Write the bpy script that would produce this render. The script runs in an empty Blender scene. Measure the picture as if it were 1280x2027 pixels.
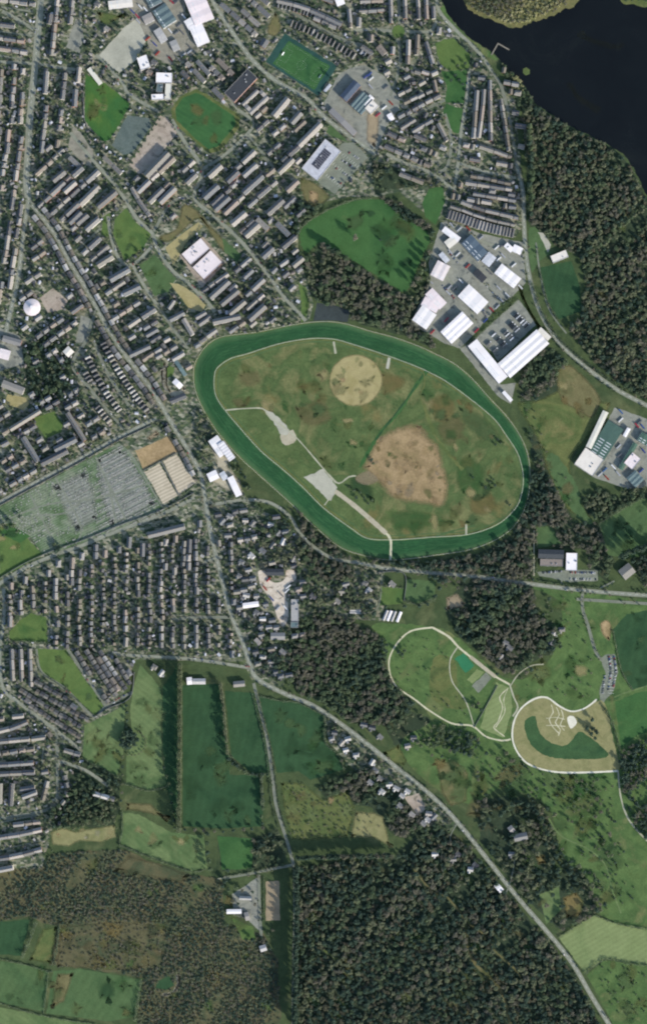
import bpy, math, random
import numpy as np
from mathutils import Vector
from mathutils.geometry import tessellate_polygon
R = random.Random(7)
sc = bpy.context.scene
COL = sc.collection
W, H = 1280, 2027
def P(x, y): return (x - 640.0, 1013.5 - y)          # plan metres: 1 map unit = 1 m, x east, y north

# ------------------------------------------------------------------ materials
def srgb(r, g, b):
    f = lambda c: (c/255/12.92) if c <= 10 else ((c/255 + .055)/1.055)**2.4
    return (f(r), f(g), f(b), 1)
def newmat(name, rough=.9, spec=.2):
    m = bpy.data.materials.new(name); m.use_nodes = True
    nt = m.node_tree; b = nt.nodes['Principled BSDF']
    b.inputs['Roughness'].default_value = rough
    b.inputs['Specular IOR Level'].default_value = spec
    return m, nt, b
def N(nt, t, **kw):
    n = nt.nodes.new(t)
    for k, v in kw.items(): setattr(n, k, v)
    return n
def ramp(nt, fac, cols, lo=.3, hi=.7):
    r = N(nt, 'ShaderNodeValToRGB'); e = r.color_ramp.elements
    while len(e) < len(cols): e.new(.5)
    for i, c in enumerate(cols):
        e[i].position = lo + (hi-lo)*i/max(1, len(cols)-1); e[i].color = c
    nt.links.new(fac, r.inputs[0]); return r.outputs[0]
def noise(nt, vec, scale, detail=4, rough=.55, dist=0):
    n = N(nt, 'ShaderNodeTexNoise'); n.inputs['Scale'].default_value = scale
    n.inputs['Detail'].default_value = detail; n.inputs['Roughness'].default_value = rough
    n.inputs['Distortion'].default_value = dist
    nt.links.new(vec, n.inputs['Vector']); return n.outputs['Fac']
def mixc(nt, fac, a, b, mode='MIX'):
    m = N(nt, 'ShaderNodeMix', data_type='RGBA', blend_type=mode)
    if isinstance(fac, float): m.inputs[0].default_value = fac
    else: nt.links.new(fac, m.inputs[0])
    for s, i in ((a, 6), (b, 7)):
        if isinstance(s, tuple): m.inputs[i].default_value = s
        else: nt.links.new(s, m.inputs[i])
    return m.outputs[2]
def mrange(nt, v, a, b, c, d):
    m = N(nt, 'ShaderNodeMapRange'); nt.links.new(v, m.inputs[0])
    for i, x in enumerate((a, b, c, d)): m.inputs[i+1].default_value = x
    return m.outputs[0]
GARGS = {}
def gmat(name, cols, s=.02, grain=.25, gs=.35, stripe=None, cells=None, rough=.95, patch=None, fade=False):
    """ground: large noise through a colour ramp, fine grain on top, optional mowing stripes or plot cells"""
    m, nt, b = newmat(name, rough, .1)
    tc = N(nt, 'ShaderNodeTexCoord').outputs['Object']
    c = ramp(nt, noise(nt, tc, s, 5, .6, .6), cols)
    if patch:
        c = mixc(nt, mrange(nt, noise(nt, tc, patch[1], 3, .6, .4), patch[2], patch[2]+.1, 0, patch[3] if len(patch) > 3 else 1), c, patch[0])
    if cells:
        mp = N(nt, 'ShaderNodeMapping'); nt.links.new(tc, mp.inputs[0])
        mp.inputs['Rotation'].default_value = (0, 0, math.radians(cells[1]))
        mp.inputs['Scale'].default_value = (1, cells[2], 1)
        v = N(nt, 'ShaderNodeTexVoronoi', distance='CHEBYCHEV'); v.inputs['Scale'].default_value = cells[0]
        v.inputs['Randomness'].default_value = .75
        nt.links.new(mp.outputs[0], v.inputs['Vector'])
        sp = N(nt, 'ShaderNodeSeparateColor'); nt.links.new(v.outputs['Color'], sp.inputs[0])
        r = ramp(nt, sp.outputs[0], cells[3], 0, 1)
        c = mixc(nt, .8, c, r)
    if stripe:
        ang, wl, amp = stripe
        w = N(nt, 'ShaderNodeTexWave'); mp = N(nt, 'ShaderNodeMapping')
        mp.inputs['Rotation'].default_value = (0, 0, math.radians(-ang))
        nt.links.new(tc, mp.inputs[0]); nt.links.new(mp.outputs[0], w.inputs[0])
        w.bands_direction = 'Y'; w.inputs['Scale'].default_value = .314/wl
        w.inputs['Distortion'].default_value = 1.2; w.inputs['Detail Scale'].default_value = .6
        k = mrange(nt, w.outputs['Fac'], 0, 1, 1-amp, 1+amp)
        c = mixc(nt, 1.0, c, k, 'MULTIPLY')
    k = mrange(nt, noise(nt, tc, gs, 4, .75), .25, .75, 1-grain, 1+grain)
    c = mixc(nt, 1.0, c, k, 'MULTIPLY')
    k2 = mrange(nt, noise(nt, tc, gs*.16, 4, .7), .3, .7, 1-grain*.6, 1+grain*.6)
    c = mixc(nt, 1.0, c, k2, 'MULTIPLY')
    nt.links.new(c, b.inputs['Base Color'])
    if not fade: GARGS[m.name] = (name, cols, s, grain, gs, stripe, cells, rough, patch)
    else:       # thins out towards the edge of its patch, in tufts
        at = N(nt, 'ShaderNodeAttribute', attribute_name='fade')
        f = N(nt, 'ShaderNodeMath', operation='MULTIPLY_ADD'); nt.links.new(noise(nt, tc, .07, 6, .75, .5), f.inputs[0]); f.inputs[1].default_value = -1.9
        g = N(nt, 'ShaderNodeMath', operation='MULTIPLY'); g.inputs[1].default_value = 1.9; nt.links.new(at.outputs['Fac'], g.inputs[0]); nt.links.new(g.outputs[0], f.inputs[2])
        a = mrange(nt, f.outputs[0], -.65, .75, 0, 1)
        e = N(nt, 'ShaderNodeMath', operation='MULTIPLY', use_clamp=True); nt.links.new(a, e.inputs[0]); nt.links.new(mrange(nt, at.outputs['Fac'], 0, .35, 0, fade), e.inputs[1])
        nt.links.new(e.outputs[0], b.inputs['Alpha'])
    return m
def softmat(key, f=1.0):
    k = '%s~%.2f' % (key, f)
    if k not in M: M[k] = gmat(*GARGS[M[key].name], fade=f)
    return M[k]
def omat(name, col, var=.25, s=.6, rough=.85, hue=.02, spec=.2, dirt=None, amp=.18):
    """building and plant surfaces: base colour, weathering noise, a value shift per object"""
    m, nt, b = newmat(name, rough, spec)
    tc = N(nt, 'ShaderNodeTexCoord').outputs['Object']
    oi = N(nt, 'ShaderNodeObjectInfo').outputs['Random']
    c = mixc(nt, 1.0, col, mrange(nt, noise(nt, tc, s, 4, .7), .3, .7, 1-amp, 1+amp), 'MULTIPLY')
    if dirt: c = mixc(nt, mrange(nt, noise(nt, tc, s*.25, 5, .7), .5, .7, 0, .8), c, dirt)
    hs = N(nt, 'ShaderNodeHueSaturation')
    nt.links.new(c, hs.inputs['Color'])
    nt.links.new(mrange(nt, oi, 0, 1, 1-var, 1+var), hs.inputs['Value'])
    nt.links.new(mrange(nt, oi, 0, 1, .5+hue, .5-hue), hs.inputs['Hue'])
    nt.links.new(hs.outputs[0], b.inputs['Base Color'])
    return m
def pal(s):
    out = []
    for t in s.split():
        r, g, b = map(int, t.split(',')); l = .3*r+.59*g+.11*b
        out.append(srgb(r+(l-r)*.10-2, g+(l-g)*.06, b+(l-b)*.10-2))
    return out
GARD = pal('48,62,50 70,88,60 44,58,52 134,132,116 58,76,52 172,166,146 50,64,54 98,108,72 154,144,124 64,82,58')
M = {}
M['base'] = gmat('rough_grass', pal('52,66,46 78,90,58 66,80,52 100,104,70'), .012, .3)
M['garden'] = gmat('garden_plots', pal('60,72,54 100,104,86 66,78,58'), .03, .4, .5, cells=(.14, 38, 1.6, GARD))
M['garden2'] = gmat('garden_plots_straight', pal('56,70,54 92,98,80 62,76,56'), .03, .4, .5, cells=(.14, 3, 1.7, GARD))
M['paved'] = gmat('worn_paving', pal('122,118,106 146,140,126 132,128,118'), .03, .3, .5, patch=(srgb(80, 86, 72), .05, .56, .7))
M['yard'] = gmat('service_yard', pal('112,114,108 142,141,130 126,126,117'), .03, .25, .6, patch=(srgb(72, 78, 76), .06, .58, .7))
M['pinkyard'] = gmat('pale_gravel_yard', pal('150,134,120 172,156,142 158,146,130'), .04, .25, .6, patch=(srgb(112, 106, 92), .07, .57, .8))
M['gravelcourt'] = gmat('grey_gravel', pal('154,152,138 176,172,156 164,161,147'), .012, .16)
M['hardcourt'] = gmat('blue_grey_court', pal('84,96,94 98,108,104 78,90,86'), .03, .2, .25)
M['court'] = gmat('dark_court', pal('52,58,62 64,70,72 58,64,66'), .03, .2)
M['pitch'] = gmat('turf_pitch', pal('46,84,52 62,100,58 54,92,54'), .02, .18, .4, stripe=(-32, 9, .035))
M['surround'] = gmat('dark_pitch_surround', pal('38,66,66 50,82,76 42,74,70'), .02, .15)
M['brightgrass'] = gmat('bright_mown_grass', pal('62,92,50 92,112,60 74,100,54'), .016, .22)
M['schoolfield'] = gmat('school_field_grass', pal('112,120,60 70,104,50 56,98,52 98,116,60'), .009, .2)
M['parkgrass'] = gmat('park_grass', pal('52,88,50 66,100,56 58,94,52'), .012, .2, .25, patch=(srgb(92, 106, 66), .02, .64, .5))
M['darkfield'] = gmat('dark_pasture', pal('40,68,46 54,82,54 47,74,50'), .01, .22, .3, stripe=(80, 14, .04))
M['midfield'] = gmat('pasture', pal('62,88,56 82,104,66 72,96,60'), .01, .22, .3, stripe=(60, 14, .04))
M['lightfield'] = gmat('pale_pasture', pal('90,110,70 106,122,78 82,104,64 100,114,74'), .012, .18, .3, stripe=(-38, 10, .05))
M['lightfield2'] = gmat('pale_dry_pasture', pal('108,124,78 126,138,90 116,130,82'), .012, .18, .3, stripe=(30, 9, .05))
M['olive'] = gmat('rough_olive_grass', pal('74,88,52 104,108,64 84,98,56 122,116,74'), .015, .3)
M['parkland'] = gmat('rough_parkland', pal('62,88,52 90,112,64 74,98,56 112,116,74'), .016, .28, .3, patch=(srgb(104, 104, 70), .02, .62, .6))
M['infield'] = gmat('racecourse_infield', pal('66,86,52 92,106,64 76,94,56 114,114,74 84,100,58'), .012, .3, .25, patch=(srgb(112, 104, 66), .016, .58, .7))
M['site'] = gmat('pale_site_ground', pal('176,160,142 208,194,178 190,176,158'), .06, .2, .4, patch=(srgb(120, 108, 92), .09, .56, .8))
M['graves'] = gmat('grey_grave_soil', pal('118,122,112 140,142,132 128,130,120'), .03, .25, .5, stripe=(27, 6.4, .2))
M['hollow'] = gmat('damp_hollow_grass', pal('50,78,52 64,92,58 56,84,54'), .02, .25, .3)
M['islet'] = gmat('island_scrub_ground', pal('96,96,62 118,112,72 84,90,56'), .03, .3, .3)
M['yellow'] = gmat('dry_yellow_grass', pal('150,138,92 164,150,106 156,145,98'), .03, .2, .4, patch=(srgb(136, 126, 84), .05, .6, .5))
M['tan'] = gmat('tan_dry_grass', pal('146,122,86 166,140,104 154,130,94 130,116,78'), .02, .3, .22)
M['brown'] = gmat('brown_rough_grass', pal('100,98,64 116,108,74 88,94,58'), .02, .3, .3)
M['orange'] = gmat('rusty_grass', pal('112,102,62 124,108,68 98,100,60'), .03, .28)
M['soil'] = gmat('bare_soil', pal('138,122,98 158,140,114 146,128,104'), .03, .2, .4)
M['plots'] = gmat('new_burial_plots', pal('172,158,136 188,174,152 180,166,144'), .03, .12, .4, stripe=(27, 6.5, .16))
M['cemetery'] = gmat('cemetery_turf', pal('96,112,84 126,132,112 108,122,96 82,104,70 120,120,100'), .014, .35, .5, stripe=(27, 4.6, .16))
M['sand'] = gmat('pale_gravel', pal('160,150,126 178,168,146 168,158,136'), .05, .18, .5)
M['chalk'] = gmat('white_chalk', pal('206,200,180 224,218,200'), .05, .1, .5)
M['ring'] = gmat('tan_meadow', pal('124,122,80 142,136,94 114,116,74'), .03, .2, .4)
M['woodfloor'] = gmat('woodland_floor', pal('48,60,48 62,72,54 54,66,50 76,78,58'), .02, .35)
M['heath'] = gmat('brown_heath', pal('82,82,60 98,92,66 72,80,58 92,84,60'), .02, .35)
M['asphalt'] = gmat('worn_asphalt', pal('124,127,113 142,143,128 132,134,120'), .03, .22, .45)
M['asphaltd'] = gmat('dark_asphalt', pal('106,111,99 126,129,115 116,119,107'), .03, .24, .45)
M['pave'] = gmat('concrete_pavement', pal('126,126,113 142,140,126'), .03, .15, .6)
M['pathm'] = gmat('gravel_path', pal('162,160,136 176,172,150'), .04, .15, .6)
M['palepath'] = gmat('pale_path', pal('190,184,154 206,198,168'), .04, .12, .6)
M['paint'] = gmat('road_paint', pal('215,215,208 228,228,220'), .05, .08)
M['bed'] = gmat('river_silt', pal('40,44,40 52,54,48'), .02, .2)
def watermat():
    m, nt, b = newmat('dark_river_water', .12, .3)
    tc = N(nt, 'ShaderNodeTexCoord').outputs['Object']
    c = ramp(nt, noise(nt, tc, .008, 5, .65, 1.0), [(.005, .0065, .0072, 1), (.0065, .0085, .0092, 1), (.012, .015, .014, 1)], .35, .8)
    nt.links.new(c, b.inputs['Base Color'])
    bp = N(nt, 'ShaderNodeBump'); bp.inputs['Strength'].default_value = .15; bp.inputs['Distance'].default_value = .3
    nt.links.new(noise(nt, tc, .25, 4), bp.inputs['Height']); nt.links.new(bp.outputs[0], b.inputs['Normal'])
    return m
M['water'] = watermat()
def trackmat():
    m, nt, b = newmat('striped_racing_turf', .95, .1)
    uv = N(nt, 'ShaderNodeUVMap').outputs[0]; tc = N(nt, 'ShaderNodeTexCoord').outputs['Object']
    sp = N(nt, 'ShaderNodeSeparateXYZ'); nt.links.new(uv, sp.inputs[0])
    cb = N(nt, 'ShaderNodeCombineXYZ'); nt.links.new(sp.outputs[1], cb.inputs[1])
    mp = N(nt, 'ShaderNodeMath', operation='MULTIPLY'); mp.inputs[1].default_value = .0022
    nt.links.new(sp.outputs[0], mp.inputs[0]); nt.links.new(mp.outputs[0], cb.inputs[0])
    c = ramp(nt, noise(nt, cb.outputs[0], 9, 3, .8), pal('38,76,48 48,90,55 36,72,47 56,96,60 42,82,52'), .3, .7)
    e = mrange(nt, sp.outputs[1], .66, 1.0, 0, .85)
    c = mixc(nt, e, c, srgb(82, 110, 74))
    c = mixc(nt, mrange(nt, sp.outputs[1], 0, .12, .5, 0), c, srgb(66, 92, 66))
    c = mixc(nt, 1.0, c, mrange(nt, noise(nt, tc, .3, 4, .7), .3, .7, .86, 1.14), 'MULTIPLY')
    c = mixc(nt, 1.0, c, mrange(nt, noise(nt, tc, .015, 3, .6), .3, .7, .85, 1.15), 'MULTIPLY')
    nt.links.new(c, b.inputs['Base Color']); return m
M['track'] = trackmat()
ROOF = {
 'slate': omat('slate_tile_roof', (.13, .135, .14, 1), .3, .8),
 'grey': omat('grey_tile_roof', (.20, .198, .192, 1), .28, .8),
 'brown': omat('brown_tile_roof', (.205, .18, .155, 1), .25, .8),
 'red': omat('red_tile_roof', (.24, .13, .095, 1), .25, .8),
 'buff': omat('buff_tile_roof', (.262, .248, .225, 1), .25, .8),
 'pale': omat('pale_sheet_roof', (.42, .41, .395, 1), .2, .4),
 'dark': omat('dark_felt_roof', (.045, .05, .058, 1), .2, .4),
 'white': omat('white_metal_roof', (.80, .765, .755, 1), .05, .12, .5, dirt=(.70, .66, .63, 1), amp=.07),
 'cream': omat('cream_metal_roof', (.70, .66, .58, 1), .06, .12, .5, dirt=(.58, .54, .47, 1), amp=.1),
 'pink': omat('pinkish_metal_roof', (.74, .66, .65, 1), .06, .15, .5, dirt=(.66, .57, .54, 1), amp=.12),
 'lgrey': omat('light_grey_metal_roof', (.50, .51, .54, 1), .06, .2, .5),
 'blue': omat('blue_grey_metal_roof', (.085, .12, .155, 1), .1, .3, .5),
 'teal': omat('teal_metal_roof', (.12, .17, .175, 1), .12, .3, .5),
 'green': omat('green_sheet_roof', (.07, .13, .10, 1), .1, .3, .6),
}
ROOFWORD = {'slate': 'slate-roofed', 'grey': 'grey-roofed', 'brown': 'brown-roofed', 'red': 'red-roofed', 'buff': 'buff-roofed', 'pale': 'pale-roofed', 'dark': 'dark-roofed'}
M['wall'] = omat('render_wall', (.52, .49, .44, 1), .25, .5)
M['brick'] = omat('brick_wall', (.27, .16, .12, 1), .25, 1.5)
M['clad'] = omat('metal_cladding_wall', (.40, .41, .42, 1), .15, .3, .5)
M['chim'] = omat('brick_chimney', (.28, .18, .14, 1), .2, 2)
M['skyl'] = omat('translucent_skylight', (.62, .65, .66, 1), .1, .4, .4, spec=.3)
M['door'] = omat('steel_door', (.14, .17, .20, 1), .2, .4, .5)
M['pv'] = omat('solar_panel_glass', (.06, .066, .085, 1), .05, .2, .55, spec=.2)
M['vent'] = omat('galvanised_plant', (.36, .37, .38, 1), .2, .6, .5)
M['stone'] = omat('grave_stone', (.34, .335, .32, 1), .2, .15, amp=.5)
M['gstone'] = omat('boundary_stone', (.16, .165, .16, 1), .1, .3)
M['rail'] = omat('white_plastic_rail', (.72, .72, .68, 1), .05, .2, .5)
M['wood'] = omat('weathered_timber', (.26, .23, .19, 1), .2, .5)
M['bark'] = omat('bark', (.10, .085, .065, 1), .2, .8)
M['glass'] = omat('dark_glass', (.03, .035, .04, 1), .1, .3, .1, spec=.6)
M['rubber'] = omat('tyre_rubber', (.02, .02, .02, 1), .05, .5)
M['concrete'] = omat('concrete', (.36, .355, .34, 1), .1, .3)
CAR = {k: omat(k + '_car_paint', c, .12, .3, .3, spec=.5, amp=.05) for k, c in dict(
 white=(.68, .68, .67, 1), silver=(.38, .39, .41, 1), black=(.025, .026, .03, 1), red=(.30, .03, .03, 1), blue=(.05, .09, .24, 1), grey=(.13, .135, .14, 1)).items()}
def leafmat(name, a, b_, var=.22):
    m, nt, b = newmat(name, .8, .15)
    oi = N(nt, 'ShaderNodeObjectInfo').outputs['Random']; g = N(nt, 'ShaderNodeNewGeometry').outputs['Random Per Island']
    c = mixc(nt, oi, a, b_)
    c = mixc(nt, 1.0, c, mrange(nt, g, 0, 1, 1-var, 1+var), 'MULTIPLY')
    nt.links.new(c, b.inputs['Base Color'])
    tr = N(nt, 'ShaderNodeBsdfTranslucent'); nt.links.new(c, tr.inputs[0]); mx = N(nt, 'ShaderNodeMixShader'); mx.inputs[0].default_value = .45
    nt.links.new(b.outputs[0], mx.inputs[1]); nt.links.new(tr.outputs[0], mx.inputs[2]); nt.links.new(mx.outputs[0], nt.nodes['Material Output'].inputs[0])
    return m
LEAF = {
 'green': leafmat('broad_leaves', (.108, .162, .092, 1), (.165, .215, .122, 1)),
 'dark': leafmat('evergreen_leaves', (.066, .110, .082, 1), (.098, .148, .106, 1)),
 'olive': leafmat('olive_leaves', (.175, .208, .122, 1), (.225, .245, .155, 1)),
 'bare': leafmat('bare_twigs', (.178, .184, .135, 1), (.250, .240, .185, 1)),
 'brown': leafmat('brown_scrub_leaves', (.195, .180, .120, 1), (.155, .168, .110, 1)),
 'yellow': leafmat('yellow_green_leaves', (0.406, 0.412, 0.193, 1), (0.516, 0.492, 0.297, 1)),
 'hedge': leafmat('hedge_leaves', (0.133, 0.183, 0.114, 1), (0.204, 0.246, 0.158, 1)),
}

# ------------------------------------------------------------------ mesh building
class MB:
    def __init__(s): s.v = []; s.f = []; s.mi = []; s.m = []
    def mat(s, m):
        if m not in s.m: s.m.append(m)
        return s.m.index(m)
    def quad(s, pts, m):
        i = len(s.v); s.v.extend(pts); s.f.append(tuple(range(i, i+len(pts)))); s.mi.append(s.mat(m))
    def prism(s, pts, z0, z1, m, top=None, cap=True):
        n = len(pts); i = len(s.v); k = s.mat(m)
        s.v += [(x, y, z0) for x, y in pts] + [(x, y, z1) for x, y in pts]
        for a in range(n):
            b = (a+1) % n; s.f.append((i+a, i+b, i+n+b, i+n+a)); s.mi.append(k)
        if cap:
            s.f.append(tuple(i+n+a for a in range(n))); s.mi.append(s.mat(top) if top else k)
    def box(s, cx, cy, l, w, z0, z1, m, ang=0, top=None):
        s.prism(rect(cx, cy, l, w, ang), z0, z1, m, top)
    def gable_wall(s, T, l, w, h, rh, m):
        a = l/2; b = w/2; k = s.mat(m); i = len(s.v)
        s.v += [T(-a, -b, 0), T(a, -b, 0), T(a, b, 0), T(-a, b, 0), T(-a, -b, h), T(a, -b, h), T(a, b, h), T(-a, b, h), T(-a, 0, h+rh), T(a, 0, h+rh)]
        for f in ((0, 1, 5, 4), (2, 3, 7, 6), (1, 2, 6, 9, 5), (3, 0, 4, 8, 7)):
            s.f.append(tuple(i+j for j in f)); s.mi.append(k)
    def gable_roof(s, T, l, w, h, rh, m, o=.35, hip=0):
        a = l/2+o; b = w/2+o; k = s.mat(m); i = len(s.v); e = h - rh*o/(w/2); t = .18
        c = a - hip
        for dz in (0.03, t):
            s.v += [T(-a, -b, e+dz), T(a, -b, e+dz), T(a, b, e+dz), T(-a, b, e+dz), T(-c, 0, h+rh+dz), T(c, 0, h+rh+dz)]
        F = [(6, 7, 11, 10), (8, 9, 10, 11), (0, 1, 7, 6), (2, 3, 9, 8), (4, 5, 1, 0), (5, 4, 3, 2)]
        if hip: F += [(7, 8, 11), (9, 6, 10), (1, 2, 8, 7), (3, 0, 6, 9)]
        else: F += [(1, 5, 11, 7), (5, 2, 8, 11), (4, 0, 6, 10), (3, 4, 10, 9)]
        for f in F: s.f.append(tuple(i+j for j in f)); s.mi.append(k)
    def mesh(s, name):
        me = bpy.data.meshes.new(name); me.from_pydata(s.v, [], s.f)
        for m in s.m: me.materials.append(m)
        if len(s.m) > 1: me.polygons.foreach_set('material_index', s.mi)
        me.update(); return me
    def build(s, name, parent=None): return link(name, s.mesh(name), parent)
def link(name, me, parent=None):
    o = bpy.data.objects.new(name, me); COL.objects.link(o)
    if parent: o.parent = parent
    return o
def rect(cx, cy, l, w, ang=0):
    c, s = math.cos(ang), math.sin(ang)
    return [(cx + x*c - y*s, cy + x*s + y*c) for x, y in ((-l/2, -w/2), (l/2, -w/2), (l/2, w/2), (-l/2, w/2))]
def TR(cx=0, cy=0, ang=0, z=0):
    c, s = math.cos(ang), math.sin(ang)
    return lambda x, y, zz: (cx + x*c - y*s, cy + x*s + y*c, z+zz)
def tag(o, label=None, cat=None, group=None, kind=None):
    if label: o['label'] = label
    if cat: o['category'] = cat
    if group: o['group'] = group
    if kind: o['kind'] = kind
    return o
def empty(name, x, y, z=0, rz=0):
    o = bpy.data.objects.new(name, None); COL.objects.link(o); o.location = (x, y, z); o.rotation_euler = (0, 0, rz)
    o.empty_display_size = 1; return o

# ------------------------------------------------------------------ masks on the plan (1 m cells)
FREE = np.ones((H, W), bool)
def polymask(pts):
    xs = [p[0] for p in pts]; ys = [p[1] for p in pts]
    x0, x1 = max(0, int(min(xs))), min(W, int(max(xs))+2); y0, y1 = max(0, int(min(ys))), min(H, int(max(ys))+2)
    if x1 <= x0 or y1 <= y0: return (0, 0, 0, 0, None)
    X, Y = np.meshgrid(np.arange(x0, x1)+.5, np.arange(y0, y1)+.5)
    m = np.zeros(X.shape, bool); n = len(pts)
    for i in range(n):
        ax, ay = pts[i]; bx, by = pts[(i+1) % n]
        if ay == by: continue
        c = (ay > Y) != (by > Y)
        m ^= c & (X < (bx-ax)*(Y-ay)/(by-ay)+ax)
    return (x0, x1, y0, y1, m)
def block(pts):
    x0, x1, y0, y1, m = polymask(pts)
    if m is not None: FREE[y0:y1, x0:x1] &= ~m
def isfree(pts):
    x0, x1, y0, y1, m = polymask(pts)
    return m is not None and m.any() and FREE[y0:y1, x0:x1][m].all()
def inside(pt, poly):
    x, y = pt; r = False; n = len(poly)
    for i in range(n):
        ax, ay = poly[i]; bx, by = poly[(i+1) % n]
        if (ay > y) != (by > y) and x < (bx-ax)*(y-ay)/(by-ay)+ax: r = not r
    return r
def smooth(pts, closed=False, step=5):
    n = len(pts); out = []
    if n == 2: closed = False
    for i in range(n if closed else n-1):
        g = (lambda k: pts[k % n]) if closed else (lambda k: pts[min(max(k, 0), n-1)])
        p0, p1, p2, p3 = g(i-1), g(i), g(i+1), g(i+2)
        d = math.dist(p1, p2); k = max(1, int(d/step))
        for j in range(k):
            t = j/k
            out.append(tuple(.5*(2*p1[a]+(p2[a]-p0[a])*t+(2*p0[a]-5*p1[a]+4*p2[a]-p3[a])*t*t+(3*p1[a]-p0[a]-3*p2[a]+p3[a])*t**3) for a in (0, 1)))
    if not closed: out.append(tuple(pts[-1]))
    return out
def ragged(pts, step=6, amp=1.0):
    out = []; n = len(pts)
    for i in range(n):
        a, b = pts[i], pts[(i+1) % n]; k = max(1, int(math.dist(a, b)/step))
        for j in range(k):
            t = j/k; out.append((a[0]+(b[0]-a[0])*t+R.uniform(-amp, amp), a[1]+(b[1]-a[1])*t+R.uniform(-amp, amp)))
    return out
def S(txt): return [tuple(float(c) for c in p.split(',')) for p in txt.split()]
# height of the ground sheets: each new sheet lies 8 mm above the highest one it overlaps (kept on a 4 m grid)
HM = np.full((H//4+400, W//4+400), .04, np.float32); HO = 200
def cells(pts, poly=True, w=0):
    m = np.zeros(HM.shape, bool)
    if poly:
        q = [(x/4, y/4) for x, y in pts]
        xs = [a for a, _ in q]; ys = [b for _, b in q]
        x0, x1, y0, y1 = int(min(xs))-1, int(max(xs))+2, int(min(ys))-1, int(max(ys))+2
        X, Y = np.meshgrid(np.arange(x0, x1)+.5, np.arange(y0, y1)+.5); k = np.zeros(X.shape, bool)
        for i in range(len(q)):
            (ax, ay), (bx, by) = q[i], q[(i+1) % len(q)]
            if ay != by: k ^= ((ay > Y) != (by > Y)) & (X < (bx-ax)*(Y-ay)/(by-ay)+ax)
        a, b, c, d = max(0, y0+HO), min(HM.shape[0], y1+HO), max(0, x0+HO), min(HM.shape[1], x1+HO)
        m[a:b, c:d] = k[a-y0-HO:b-y0-HO, c-x0-HO:d-x0-HO]
    loop = pts + pts[:1] if poly else pts
    r = int(w/4)+1
    for a, b in zip(loop, loop[1:]):
        n = int(math.dist(a, b)/3)+1
        for j in range(n+1):
            x = int((a[0]+(b[0]-a[0])*j/n)//4)+HO; y = int((a[1]+(b[1]-a[1])*j/n)//4)+HO
            if r <= x < HM.shape[1]-r and r <= y < HM.shape[0]-r: m[y-r:y+r+1, x-r:x+r+1] = True
    return m
def nextz(pts, poly=True, w=0, lift=0):
    m = cells(list(pts), poly, w)
    z = float(HM[m].max())+.008 if m.any() else .05
    HM[m] = z+lift; return z
def zat(x, y):
    i, j = min(max(int(y//4)+HO, 0), HM.shape[0]-1), min(max(int(x//4)+HO, 0), HM.shape[1]-1)
    return float(HM[i, j])
def patch(name, txt, mat, sm=False, amp=1.0, blk=True, step=6):
    pts = S(txt) if isinstance(txt, str) else txt
    if blk: block(pts)
    q = smooth(pts, True) if sm else pts
    if amp: q = ragged(q, step, amp)
    z = nextz(q); v = [Vector((*P(*p), z)) for p in q]
    tris = tessellate_polygon([v])
    fs = []
    for a, b, c in tris:
        n = (v[b]-v[a]).cross(v[c]-v[a])
        if abs(n.z) < 1e-9: continue
        fs.append((a, b, c) if n.z > 0 else (a, c, b))
    me = bpy.data.meshes.new(name); me.from_pydata([tuple(p) for p in v], [], fs); me.materials.append(M[mat]); me.update()
    return tag(link(name, me), kind='structure')
def blotch(name, txt, mat, w=7, sm=True, f=1.0):
    """a patch of other growth that thins out over w metres at its edge"""
    q = S(txt) if isinstance(txt, str) else txt
    q = resample_closed(smooth(q, True, 4) if sm else q, 5)
    ar = sum(a[0]*b[1]-b[0]*a[1] for a, b in zip(q, q[1:]+q[:1])); n = len(q); inn = []
    for i in range(n):
        a, b = q[i-1], q[(i+1) % n]; d = math.dist(a, b) or 1; s = 1 if ar > 0 else -1
        inn.append((q[i][0]-(b[1]-a[1])/d*w*s, q[i][1]+(b[0]-a[0])/d*w*s))
    z = nextz(q); v = [Vector((*P(*p), z)) for p in q] + [Vector((*P(*p), z)) for p in inn]; fs = []
    for i in range(n): j = (i+1) % n; fs += [(i, j, n+j), (i, n+j, n+i)]
    fs += [tuple(n+k for k in t) for t in tessellate_polygon([v[n:]])]
    ff = []
    for a, b, c in fs:
        k = (v[b]-v[a]).cross(v[c]-v[a])
        if abs(k.z) > 1e-9: ff.append((a, b, c) if k.z > 0 else (a, c, b))
    me = bpy.data.meshes.new(name); me.from_pydata([tuple(p) for p in v], [], ff); me.materials.append(softmat(mat, f)); me.update()
    at = me.attributes.new('fade', 'FLOAT', 'POINT'); at.data.foreach_set('value', [0.0]*n+[1.0]*n)
    return tag(link(name, me), kind='structure')
def resample_closed(p, step):
    p = p + [p[0]]; L = [0]
    for a, b in zip(p, p[1:]): L.append(L[-1]+math.dist(a, b))
    n = max(8, int(L[-1]/step)); out = []; j = 0
    for i in range(n):
        t = L[-1]*i/n
        while L[j+1] < t: j += 1
        f = (t-L[j])/((L[j+1]-L[j]) or 1); out.append((p[j][0]+(p[j+1][0]-p[j][0])*f, p[j][1]+(p[j+1][1]-p[j][1])*f))
    return out
def blob(cx, cy, rx, ry, a0=0, n=11):
    c, s = math.cos(a0), math.sin(a0); out = []
    for k in range(n):
        a = k*6.2832/n; r = R.uniform(.65, 1.1); x, y = rx*r*math.cos(a), ry*r*math.sin(a); out.append((cx+x*c-y*s, cy+x*s+y*c))
    return out
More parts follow.
